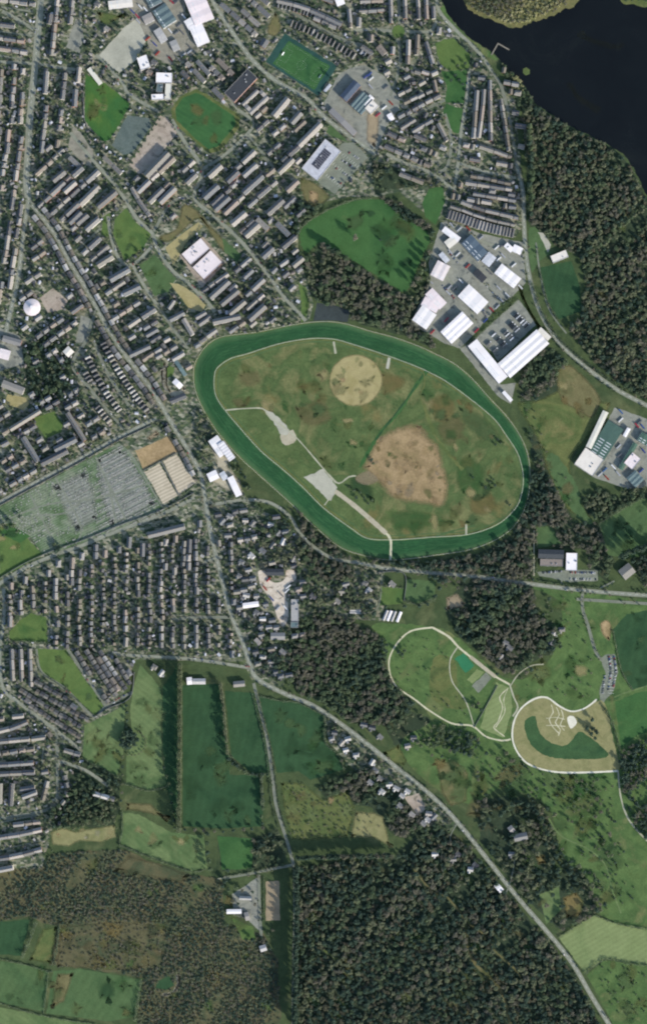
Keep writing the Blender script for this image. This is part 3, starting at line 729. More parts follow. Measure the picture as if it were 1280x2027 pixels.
scatter('1030,800 1060,800 1100,900 1160,1000 1130,1010 1080,930', 14, 'midfield parkgrass olive brown', 6, 16)
scatter('1105,740 1140,760 1180,800 1150,820 1110,800', 8, 'yellow olive brown orange', 6, 14)
scatter('530,1390 590,1395 640,1420 640,1470 675,1520 610,1535 560,1520', 14, 'midfield darkfield parkgrass darkfield olive', 10, 24)
scatter('560,1550 640,1585 690,1570 690,1655 590,1660', 12, 'olive tan midfield brown lightfield2', 8, 20)
scatter('600,450 700,405 780,420 840,470 800,560 700,505', 12, 'midfield parkgrass olive darkfield', 10, 26)
scatter('365,1365 430,1365 450,1540 515,1545 515,1630 365,1630', 12, 'midfield darkfield darkfield', 12, 26)
scatter('170,1440 240,1410 240,1490 230,1525 175,1500', 8, 'olive midfield lightfield lightfield2', 8, 20); scatter('265,1360 315,1370 318,1520 300,1555 255,1540', 10, 'olive midfield lightfield lightfield2', 8, 20); scatter('245,1612 340,1655 400,1665 400,1710 310,1690', 8, 'olive midfield lightfield2 yellow', 6, 16)
scatter('0,1900 270,1940 260,2010 0,1980', 14, 'darkfield midfield olive brown parkgrass', 8, 22); scatter('120,1835 325,1835 320,1915 115,1912', 22, 'brown heath olive orange woodfloor', 6, 20)
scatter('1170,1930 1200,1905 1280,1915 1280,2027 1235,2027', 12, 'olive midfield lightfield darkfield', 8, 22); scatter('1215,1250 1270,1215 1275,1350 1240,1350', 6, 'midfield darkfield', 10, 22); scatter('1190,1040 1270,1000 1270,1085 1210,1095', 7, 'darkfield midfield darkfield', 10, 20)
scatter('0,1030 70,1080 0,1140', 8, 'olive midfield darkfield yellow', 6, 14); scatter('100,1645 230,1640 225,1665 105,1668', 8, 'sand olive tan yellow', 4, 10); scatter('175,155 250,205 210,270 175,240', 6, 'yellow olive midfield', 8, 18); scatter('356,200 395,188 455,235 420,290', 5, 'olive orange midfield', 8, 18)
scatter('205,430 280,450 340,545 310,580 230,500', 10, 'olive midfield brightgrass', 6, 14); scatter('120,1290 190,1400 90,1340', 6, 'olive midfield', 6, 12)
# river and islands
patch('river', '874,-80 874,0 881,20 896,42 930,76 972,102 985,116 1010,140 1040,174 1058,204 1100,234 1140,256 1170,270 1202,286 1232,304 1252,332 1270,368 1290,405 1400,420 1400,-80', 'water', False, 1.5)
patch('river_island', '905,-60 918,2 930,20 958,36 990,45 1008,53 1030,54 1050,44 1080,36 1112,20 1142,4 1152,-60', 'islet', True, 2.5)
patch('river_island', '1215,-60 1228,3 1250,8 1290,9 1340,-60', 'olive', True, 1)
patch('river_island', '1034,136 1041,133 1048,138 1047,146 1040,149 1034,144', 'olive', True, .5)
for tx in ('1140,60 1170,72 1205,84 1230,80 1240,88 1225,104 1200,96 1160,84', '1120,160 1140,172 1150,190 1180,210 1190,225 1160,212 1130,190'):
    blotch('river_shallow', tx, 'bed', 12, True, .3)
wood('island_scrub', '912,-40 922,2 932,16 960,32 990,41 1010,49 1030,50 1048,40 1080,31 1110,16 1136,2 1140,-40', 6.2, 'olive bare yellow olive bare', (4, 8), fl=False, label='yellow-green scrub on the big river island', hs=.8)
wood('island_scrub', '1222,-40 1232,2 1250,5 1284,6 1320,-40', 6.5, 'olive green', (5, 8), fl=False, label='scrub on the far bank at the top right')

# ------------------------------------------------------------------ racecourse
OUT = S('386,770 383,736 393,696 425,670 470,662 506,658 559,647 613,638 660,637 700,645 727,654 780,668 825,684 860,700 897,719 930,746 968,788 1000,822 1026,858 1044,900 1048,950 1040,1000 1018,1040 985,1066 930,1088 860,1099 810,1106 761,1108 714,1098 674,1084 626,1045 566,988 510,938 469,900 428,852 403,812')
INN = S('424,770 424,745 430,728 455,710 492,699 553,680 613,670 660,671 694,680 747,697 811,720 848,736 878,752 907,772 951,806 980,832 998,857 1020,890 1030,915 1035,946 1031,980 1018,1008 984,1038 927,1058 850,1064 800,1068 774,1069 727,1066 694,1046 640,1006 600,966 560,930 516,893 470,842 445,812 430,790')
so, si = smooth(OUT, True, 4), smooth(INN, True, 4)
block(so)
patch('racecourse_turf', si, 'infield', amp=0, blk=False)
def resamp(p, n):
    p = p + [p[0]]; L = [0]
    for a, b in zip(p, p[1:]): L.append(L[-1]+math.dist(a, b))
    out = []; j = 0
    for i in range(n):
        t = L[-1]*i/n
        while L[j+1] < t: j += 1
        f = (t-L[j])/((L[j+1]-L[j]) or 1); out.append((p[j][0]+(p[j+1][0]-p[j][0])*f, p[j][1]+(p[j+1][1]-p[j][1])*f))
    return out
ri = resamp(si, 360); ro = []
oo = resamp(so, 1440); k0 = min(range(1440), key=lambda k: math.dist(oo[k], ri[0])); 
for i, p in enumerate(ri):
    k = min(range(1440), key=lambda k: math.dist(oo[k], p)); ro.append(oo[k])
for _ in range(3): ro = [tuple((ro[i-1][a]+2*ro[i][a]+ro[(i+1) % 360][a])/4 for a in (0, 1)) for i in range(360)]
z = nextz(so); NV = 10; V = []; UV = []; FF = []
for i in range(361):
    a, b = ri[i % 360], ro[i % 360]
    for j in range(NV+1):
        t = j/NV; V.append((*P(a[0]+(b[0]-a[0])*t, a[1]+(b[1]-a[1])*t), z)); UV.append((i*4.5, t))
for i in range(360):
    for j in range(NV):
        a = i*(NV+1)+j; f = (a, a+NV+1, a+NV+2, a+1); FF.append(f)
n = (Vector(V[FF[0][1]])-Vector(V[FF[0][0]])).cross(Vector(V[FF[0][2]])-Vector(V[FF[0][0]]))
if n.z < 0: FF = [f[::-1] for f in FF]
me = bpy.data.meshes.new('race_track'); me.from_pydata(V, [], FF); me.materials.append(M['track'])
ul = me.uv_layers.new(name='UVMap')
for l in me.loops: ul.data[l.index].uv = UV[l.vertex_index]
tag(link('race_track', me), kind='structure')
def insetline(a, b, t): return [(p[0]+(q[0]-p[0])*t, p[1]+(q[1]-p[1])*t) for p, q in zip(a, b)]
for t, w, mt in ((-.10, 1.3, 'olive'), (-.22, 1.0, 'midfield'), (.0, .8, 'lightfield2'), (1.0, 2.0, 'olive')):
    ln = insetline(ri, ro, t); ln.append(ln[0]); tag(strip('track_verge', ln, w, -w, mt, nextz(ln, False, w+.5), .4).build('track_verge'), kind='structure')
for nm, mt, tx, sm in (
 ('infield_meadow', 'orange', '748,735 775,735 805,748 800,770 770,785 752,780', 1),
 ('infield_meadow', 'yellow', [(704+55*math.cos(a*.19635), 753+54*math.sin(a*.19635)) for a in range(32)], 1),
 ('infield_meadow', 'tan', '722,902 738,870 765,850 795,838 830,836 850,860 872,880 882,915 893,958 888,995 870,1010 840,1004 800,1000 765,985 750,965 728,945 712,925', 1),
 ('infield_meadow', 'brown', '860,850 868,832 905,818 925,842 915,868 895,888 872,880', 1),
 ('infield_meadow', 'orange', '845,790 880,775 905,800 895,830 860,838 850,815', 1),
 ('infield_meadow', 'midfield', '905,800 950,815 985,850 1000,880 970,880 930,860 908,830', 1),
 ('infield_meadow', 'orange', '930,980 975,975 985,1010 950,1025 925,1010', 1),
 ('infield_meadow', 'brown', '470,735 510,730 520,760 490,770 470,755', 1),
 ('infield_meadow', 'brown', '590,800 640,790 660,830 620,850 590,830', 1),
 ('infield_meadow', 'parkgrass', '775,1010 830,1008 880,1020 900,1040 800,1055 770,1040', 1),
 ('infield_meadow', 'parkgrass', '900,920 930,900 960,930 945,985 905,975', 1),
 ('infield_meadow', 'darkfield', '690,945 712,940 740,965 742,1000 715,985 690,970', 1),
 ('infield_meadow', 'soil', '702,942 725,930 742,938 750,952 730,962 706,956', 1),
 ('infield_gravel', 'sand', '556,858 578,852 588,868 572,882 560,876', 1),
 ('infield_gravel', 'gravelcourt', '524,812 545,822 572,850 560,862 540,835', 1),
 ('infield_lot', 'gravelcourt', '602,945 640,928 668,966 655,990 648,988', 0)):
    if mt in ('sand', 'gravelcourt') or 'gravel' in nm: patch(nm, tx, mt, bool(sm), 1.6, False)
    else: blotch(nm, tx, mt, 7 if isinstance(tx, list) else (19 if mt == 'tan' else 5 if mt == 'soil' else 13), bool(sm), 1.0 if isinstance(tx, list) else (.9 if mt == 'tan' else .55))
    if nm == 'infield_meadow' and mt == 'soil':
        scatter('450,760 470,720 560,690 650,690 690,800 640,850 560,840 470,800', 26, 'olive midfield parkgrass brown yellow orange', 6, 20, 'infield_meadow')
        scatter('590,870 700,820 760,830 700,930 660,940', 12, 'olive midfield parkgrass yellow', 6, 18, 'infield_meadow')
        scatter('830,770 930,790 1010,880 1020,970 940,1045 800,1055 880,1010 900,940 870,850', 34, 'olive midfield brown yellow orange parkgrass darkfield', 6, 18, 'infield_meadow')
        scatter('660,720 704,702 750,725 755,780 704,805 658,785', 12, 'ring ring tan lightfield2', 6, 16, 'infield_meadow')
        scatter('740,870 830,840 880,920 885,990 790,990 730,930', 44, 'soil tan brown tan olive orange', 4, 13, 'infield_meadow')
for tx, w, mt in (('845,733 815,775 790,815 757,850 730,892 712,925', 3.2, 'parkgrass'), ('838,740 808,785 770,835 742,872', 1.2, 'darkfield'), ('838,800 855,850 880,890 915,930', 3, 'olive'), ('862,1062 900,1050 940,1040', 2, 'midfield')):
    ql = smooth(S(tx), False, 6); tag(strip('infield_ditch', ql, w, -w, mt, nextz(ql, False, w+1), 1.2).build('infield_ditch'), kind='structure')
for tx, w, mt in (('447,812 480,809 520,809 534,826 582,862 640,928 664,956', 2.6, 'pathm'), ('652,940 670,957 690,944 704,942', 2.6, 'pathm'), ('642,1000 652,986', 2.6, 'pathm'),
                  ('663,972 700,1000 735,1030 764,1056', 9, 'sand'), ('764,1056 773,1070 772,1112', 4.5, 'palepath'), ('660,676 664,700', 4, 'pathm'), ('770,708 766,730', 6, 'gravelcourt'), ('838,738 840,760 832,790 860,850', 2, 'olive'),
                  ('922,1038 922,1058', 4, 'pathm')):
    road(tx, w, mt, False, 'path', jit=.4)
# ------------------------------------------------------------------ riding oval and ring garden
for nm, mt, tx, sm in (
 ('meadow', 'parkland', '811,1252 855,1242 887,1262 907,1283 930,1310 960,1335 1005,1358 1010,1400 990,1465 961,1457 934,1435 850,1406 821,1383 781,1353 770,1314 780,1282', 0),
 ('meadow', 'olive', '860,1300 900,1310 905,1360 925,1400 880,1400 850,1370', 1),
 ('meadow', 'lightfield2', '981,1351 1008,1361 1014,1400 1001,1448 994,1460 950,1441 961,1400', 0),
 ('sports_court', 'green_c', '899,1304 917,1293 938,1318 921,1333', 0),
 ('sports_court', 'lightfield2', '923,1345 944,1324 958,1330 934,1354', 0),
 ('sports_court', 'asphaltd', '933,1358 961,1330 972,1342 947,1372', 0),
 ('ring_meadow', 'ring', '1017,1465 1015,1430 1031,1403 1058,1384 1082,1382 1105,1398 1129,1409 1152,1406 1176,1389 1196,1392 1210,1450 1222,1500 1222,1524 1099,1527 1052,1514 1030,1495', 1),
 ('hollow_lawn', 'hollow', '1038,1428 1058,1418 1068,1452 1098,1472 1122,1468 1146,1448 1186,1475 1199,1499 1112,1502 1065,1489 1042,1458', 1),
 ('ring_meadow', 'ring', '1066,1422 1085,1400 1115,1412 1150,1420 1158,1436 1140,1452 1122,1474 1100,1474 1078,1460', 1),
 ('car_park', 'asphaltd', '1188,1305 1196,1296 1216,1294 1222,1330 1214,1366 1194,1390 1186,1384 1186,1360 1198,1335', 0)):
    if mt == 'green_c': M['green_c'] = gmat('green_court', pal('48,112,78 56,122,84'), .05, .1)
    patch(nm, tx, mt, bool(sm), 1.0)
for tx, w, mt in (
 ('855,1242 811,1250 781,1280 769,1314 781,1355 821,1385 850,1407 894,1432 934,1437 961,1458 994,1466 1010,1463', 3.2, 'palepath'),
 ('855,1242 887,1260 907,1281 935,1304 965,1330 1008,1355', 4.2, 'palepath'), ('930,1300 980,1340', 7, 'sand'),
 ('905,1281 890,1308 894,1348 921,1388 937,1436', 2.4, 'pathm'),
 ('1008,1355 1016,1380 1024,1400 1014,1418', 3, 'pathm'), ('1010,1357 1025,1335 1050,1318 1075,1315', 2.2, 'pathm'),
 ('1005,1362 988,1380 994,1400 984,1430 976,1440 998,1458', 1.8, 'palepath'), ('1004,1364 996,1385 998,1410 980,1440', 1.4, 'palepath'),
 ('1180,1384 1170,1393 1152,1404 1129,1408 1105,1397 1082,1381 1058,1383 1031,1402 1016,1430 1014,1465 1028,1496 1052,1516 1099,1528 1160,1529 1223,1526', 3.4, 'chalk'),
 ('1090,1395 1094,1410 1086,1424 1094,1440 1106,1452', 1.6, 'palepath'), ('1100,1400 1106,1415 1098,1430 1108,1444 1104,1456', 1.6, 'palepath'), ('1110,1405 1114,1420 1108,1434 1116,1446', 1.6, 'palepath'),
 ('1080,1422 1100,1420 1116,1424', 1.4, 'palepath'), ('1080,1436 1098,1436 1118,1438', 1.4, 'palepath'),
 ('1070,1100 1056,1160 1056,1045', 2.5, 'pathm') if 0 else ('1056,1050 1056,1140', 2.5, 'pathm'),
 ('1222,1525 1228,1580 1245,1625 1280,1665', 3, 'pathm'), ('1085,1620 1110,1655 1165,1682 1198,1714 1210,1760 1228,1808', 3, 'lightfield'),
 ('880,1770 905,1800 935,1835 960,1850', 4, 'brown'), ('820,1720 850,1760 880,1775', 4, 'brown'), ('975,1880 1015,1915 1030,1935', 4, 'brown'), ('920,1830 935,1900 990,1960 1010,2030', 6, 'brown'),
 ('640,1880 670,1900 700,1905', 4, 'olive'), ('585,1850 580,1940 590,2000', 3, 'brown'),
 ('1215,1380 1240,1370 1290,1355', 2.4, 'lightfield'), ('430,1740 455,1736', 2, 'pathm')):
    road(tx, w, mt, False, 'path', jit=.35)
scatter('600,1720 760,1710 900,1650 1000,1760 1170,2020 600,2020', 46, 'brown olive parkland heath brown', 8, 24, 'glade')
scatter('1050,240 1150,280 1240,380 1270,760 1160,690 1150,520 1060,440', 30, 'olive brown parkland lightfield', 5, 15, 'glade')
scatter('0,1740 240,1700 430,1750 530,1880 540,2020 290,2020 280,1940 120,1820', 46, 'brown olive heath orange parkland brown', 10, 26, 'glade')
scatter('590,1240 760,1270 790,1400 650,1390', 12, 'parkland olive', 5, 12, 'glade'); scatter('950,1590 1070,1590 1180,1780 1080,1810', 14, 'parkland olive midfield brown', 6, 16, 'glade')
patch('sand_mound', '1122,1420 1134,1418 1141,1430 1128,1442', 'chalk', True, .5)

# ------------------------------------------------------------------ cemetery paths, roads
blotch('grave_ground', '185,905 240,882 258,900 284,938 314,1000 250,1034 215,1046 195,980', 'graves', 14, False, .9)
blotch('grave_ground', '100,958 170,925 190,960 200,1030 150,1060 120,1010', 'graves', 16, False, .85)
CEMPATHS = ('60,978 100,1060 118,1090', '110,945 160,1040 150,1076', '190,905 250,1030', '255,892 322,1004', '0,1035 90,1000 200,985 300,955', '215,955 232,1044', '170,985 130,1015 70,1020')
for tx in CEMPATHS:
    road(tx, 3.2, 'court' if 0 else 'asphaltd', False, 'path', jit=.3)
MAINR = [('84,-40 80,20 76,60 71,120 66,170 60,230 56,300 53,360 58,400', 13), ('58,396 50,440 44,490 38,540 28,590 16,640 4,690 -30,760', 9),
 ('60,402 76,420 110,465 142,525 170,570 200,625 240,692 290,756 318,800 340,838 372,890 396,936 406,985 416,1050 430,1110 445,1170 458,1218 480,1270 496,1318 512,1346 570,1376 625,1400 700,1452 780,1516 850,1572 902,1624 960,1696 1020,1772 1080,1842 1130,1904 1170,1972 1215,2045', 9),
 ('398,-60 425,8 446,42 472,82 499,118 528,146 559,168 588,184 613,200 640,230 668,252 694,271 744,306', 9),
 ('1020,320 1034,380 1036,440 1040,500 1048,552 1066,612 1098,668 1148,718 1218,770 1290,808', 8.5),
 ('-30,1012 40,972 100,940 170,902 235,866 310,828', 8), ('700,1112 760,1124 855,1134 930,1140 1058,1157 1139,1167 1215,1174 1300,1180', 8)]
for tx, w in MAINR: road(tx, w*.8 if w < 13 else w*.9, 'asphalt', True, 'road', True)
MINOR = [('5,22 28,34 74,62', 7), ('-20,122 40,124 66,126', 6), ('78,126 110,132 150,138', 6), ('190,108 220,138 246,168 256,187 316,222', 6), ('168,-20 160,28 160,60', 6),
 ('140,262 185,318 225,362 250,398 274,436 302,462 310,488 340,534 372,560 412,600 425,618', 7), ('302,487 262,524 236,512 220,468 214,428', 6), ('262,524 286,566 310,602', 6),
 ('340,236 365,280 400,335 385,390 420,425 470,470 520,530 560,585 605,635', 7), ('385,390 340,400 305,458', 5), ('400,335 440,310 490,265 500,240 470,215 445,180', 6), ('490,265 540,330', 5),
 ('190,616 180,645 170,676 144,722 175,765 202,800 245,850', 5.5), ('186,676 215,742 255,803', 5), ('330,665 318,700 250,702', 4) if 0 else ('310,602 350,660 372,690', 5),
 ('764,304 800,322 855,344 900,378', 6), ('860,-30 868,20 900,58 938,94 958,118 972,140', 7), ('788,-30 790,48', 5), ('788,76 790,130 772,190', 5), ('700,60 740,58 775,62', 6), ('801,62 850,62 864,40', 6), ('540,10 600,36 660,70 710,90', 5.5),
 ('972,140 990,168 1002,210 1012,260 1020,320', 5), ('928,138 922,200 912,262 905,330 898,380', 6), ('905,322 960,340 1020,352', 6), ('780,250 830,222 880,198', 5), ('880,225 892,275 884,330 856,344', 5), 
 ('885,444 930,466 975,486 1036,500', 6), ('850,500 880,545 920,590 940,640', 6), ('960,560 990,600', 5),
 ('-20,1168 40,1130 100,1102 162,1080 236,1050 320,1018 385,985', 7), ('405,1112 440,1102', 6) , ('425,998 460,992 489,989 536,996 573,1022 590,1050 613,1076 653,1103 700,1113', 6), ('425,998 408,990', 5),
 ('455,1222 400,1222 340,1225', 5), ('222,1292 270,1298 350,1302 420,1310 494,1322', 6), ('8,1165 8,1230 0,1290 6,1360 40,1392 90,1430 158,1482', 7), ('8,1270 5,1300', 5) if 0 else ('72,1285 82,1330 130,1364 186,1418 208,1400 262,1370', 5),
 ('134,1285 172,1340 208,1396', 5), ('100,1180 98,1270', 4), ('112,1440 114,1560 100,1600 0,1620', 5), ('115,1505 170,1525 215,1556', 6), ('-10,1630 82,1612', 4), ('-10,1685 84,1664', 4), ('84,1512 86,1480', 4),
 ('502,1352 514,1400 528,1460 538,1528 546,1592 560,1640 573,1682 581,1712', 5.5), ('581,1712 582,1800 580,1900 578,2045', 4), ('442,1738 500,1728 553,1717 581,1712', 5), ('512,1731 514,1800 517,1854', 5),
 ('1152,1170 1152,1204 1162,1236 1178,1290 1192,1308', 5.5), ('1140,1186 1200,1190 1300,1196', 5), ('1110,1156 1112,1140', 4), ('1000,1770 1012,1735 1018,1700', 3.5), ('905,1628 890,1660 910,1680', 3), ('680,1215 745,1205 755,1130', 3), ('695,1455 720,1480', 3),
 ('1060,480 1068,540 1085,610 1120,660', 4), ('1185,1165 1215,1150', 4), ('420,912 470,975 495,990', 4)]
for tx, w in MINOR: road(tx, w*.78, 'asphaltd' if w < 5.6 else 'asphalt', w >= 5, 'road' if w > 4 else 'path')
mk = MB()
for q in ROADLINES:
    acc = 0
    for a, b in zip(q, q[1:]):
        acc += 1
        if acc % 2: continue
        z = max(zat(*a), zat(*b))+.03
        for (l1, r1), (l2, r2) in [tuple(ribbon([a, b], .22))]:
            f = [(*P(*l1), z), (*P(*l2), z), (*P(*r2), z), (*P(*r1), z)]
            n = (Vector(f[1])-Vector(f[0])).cross(Vector(f[2])-Vector(f[0])); mk.quad(f if n.z > 0 else f[::-1], M['paint'])
def line(a, b, w=.35, z=None):
    z = z or max(zat(*a), zat(*b))+.03
    (l1, r1), (l2, r2) = ribbon([a, b], w/2)
    f = [(*P(*l1), z), (*P(*l2), z), (*P(*r2), z), (*P(*r1), z)]
    n = (Vector(f[1])-Vector(f[0])).cross(Vector(f[2])-Vector(f[0])); mk.quad(f if n.z > 0 else f[::-1], M['paint'])
# football pitch lines
def pitchpt(u, v):
    A, B_, C_, D = (572, 82), (651, 131), (621, 176), (542, 127)
    return tuple(A[i]*(1-u)*(1-v)+B_[i]*u*(1-v)+C_[i]*u*v+D[i]*(1-u)*v for i in (0, 1))
PLW=.07
for a, b in (((.03, .05), (.97, .05)), ((.97, .05), (.97, .95)), ((.97, .95), (.03, .95)), ((.03, .95), (.03, .05)), ((.5, .05), (.5, .95)), ((.03, .25), (.19, .25)), ((.19, .25), (.19, .75)), ((.19, .75), (.03, .75)), ((.97, .25), (.81, .25)), ((.81, .25), (.81, .75)), ((.81, .75), (.97, .75))):
    line(pitchpt(*a), pitchpt(*b), PLW)
for i in range(20):
    a, b = i*.314159, (i+1)*.314159; line(pitchpt(.5+.1*math.cos(a), .5+.17*math.sin(a)), pitchpt(.5+.1*math.cos(b), .5+.17*math.sin(b)), PLW)
for i in range(13):   # bays of the curved car park and the clubhouse car park
    y = 1300+i*6; line((1202, y), (1214, y+1)); 
for i in range(14): line((1130+i*3.4, 1131), (1130+i*3.4, 1137)); line((1130+i*3.4, 1143), (1130+i*3.4, 1149))
for i in range(9):
    for j in range(3): line((676-j*14+i*4.2, 300+j*22+i*3.4), (672-j*14+i*4.2, 305+j*22+i*3.4))
tag(mk.build('road_markings'), kind='structure')
# ------------------------------------------------------------------ large buildings, each a thing with its parts
def fit(txt):
    A, B, C_, D = [P(*p) for p in S(txt)]
    cx = (A[0]+B[0]+C_[0]+D[0])/4; cy = (A[1]+B[1]+C_[1]+D[1])/4
    l = (math.dist(A, B)+math.dist(D, C_))/2; w = (math.dist(A, D)+math.dist(B, C_))/2
    ang = math.atan2((B[1]-A[1])+(C_[1]-D[1]), (B[0]-A[0])+(C_[0]-D[0]))
    return cx, cy, l, w, ang
BIGS = []
def big(name, label, cat, txt, h=8, roof='white', wall='clad', spans=1, rh=1.2, sky=0, flat=False, doors=2, units=0, pv=None):
    block(S(txt)); cx, cy, l, w, ang = fit(txt); BIGS.append((cx+640, 1013.5-cy, l, w, -ang))
    t = tag(empty(name, cx, cy, 0, ang), label, cat)
    T = TR(); mb = MB()
    if flat:
        mb.box(0, 0, l, w, 0, h, M[wall]); mb.build('wall', t)
        p = MB()
        for x, y, a, b in ((0, w/2-.2, l+.3, .45), (0, -w/2+.2, l+.3, .45), (l/2-.2, 0, .45, w-.55), (-l/2+.2, 0, .45, w-.55)): p.box(x, y, a, b, h+.02, h+.75, M['concrete'])
        r = MB(); r.box(0, 0, l-.9, w-.9, h+.02, h+.25, ROOF[roof]); ro_ = r.build('roof', t); p.build('parapet', t)
        for k in range(units):
            u = MB(); ux, uy = R.uniform(-.38, .38)*l, R.uniform(-.3, .3)*w; s = R.uniform(1.5, 3.5)
            u.box(ux, uy, s, s*R.uniform(.6, 1), h+.25, h+.25+R.uniform(1, 2), M['vent']); u.box(ux, uy, s*.5, s*.4, h+1.2, h+2.4, M['vent']); u.build('roof_vent', ro_)
        if pv:
            u = MB(); n = 9
            for k in range(n):
                x0 = -l/2+pv[0]*l+(pv[1]-pv[0])*l*(k+.04)/n; x1 = -l/2+pv[0]*l+(pv[1]-pv[0])*l*(k+.96)/n
                u.box((x0+x1)/2, (pv[2]+pv[3])/2*w-w/2, x1-x0, (pv[3]-pv[2])*w, h+.3, h+.55, M['pv'])
            u.build('solar_array', ro_)
    else:
        r = MB(); sw = w/spans; sk = []
        for k in range(spans):
            y = -w/2+sw*(k+.5); TT = (lambda yy: lambda a, b, c: (a, b+yy, c))(y)
            mb.gable_wall(TT, l, sw, h, rh if roof not in ('white', 'pink', 'cream', 'lgrey') else rh*.55, M[wall])
            r.gable_roof(TT, l, sw, h, rh if roof not in ('white', 'pink', 'cream', 'lgrey') else rh*.55, ROOF[roof], .25 if spans == 1 else .02)
            for q in range(sky//2):
                x = -l/2+l*(q+.5)/sky
                for sg in (-1, 1):
                    k_ = .55 if roof in ('white', 'pink', 'cream', 'lgrey') else 1; z0, z1 = h+rh*k_*.25+.24, h+rh*k_*.85+.24
                    sk.append([(x-.7, y+sg*sw*.375, z0), (x+.7, y+sg*sw*.375, z0), (x+.7, y+sg*sw*.075, z1), (x-.7, y+sg*sw*.075, z1)][::(-1 if sg > 0 else 1)])
        mb.build('wall', t); ro_ = r.build('roof', t)
        for f in sk[:60]:
            s_ = MB(); s_.quad(f, M['skyl']); s_.build('skylight', ro_)
        for k in range(units):
            u = MB(); ux = R.uniform(-.4, .4)*l; u.box(ux, sw*.0+(-w/2+sw*.5), 1.6, 1.2, h+rh-.2, h+rh+1.0, M['vent']); u.build('roof_vent', ro_)
    for k in range(doors):
        d = MB(); x = -l/2+l*(k+1)/(doors+1); d.box(x, -w/2-.06, min(4.2, l*.2), .14, .02, min(4.4, h*.6), M['door']); d.box(x, -w/2-.2, min(4.6, l*.22), .5, min(4.5, h*.62), min(4.7, h*.66), M['clad'])
        d.build('loading_door' if h > 5 and roof in ('white', 'pink', 'cream', 'lgrey', 'blue', 'teal') else 'door', t)
    return t
Wh = 'warehouse'
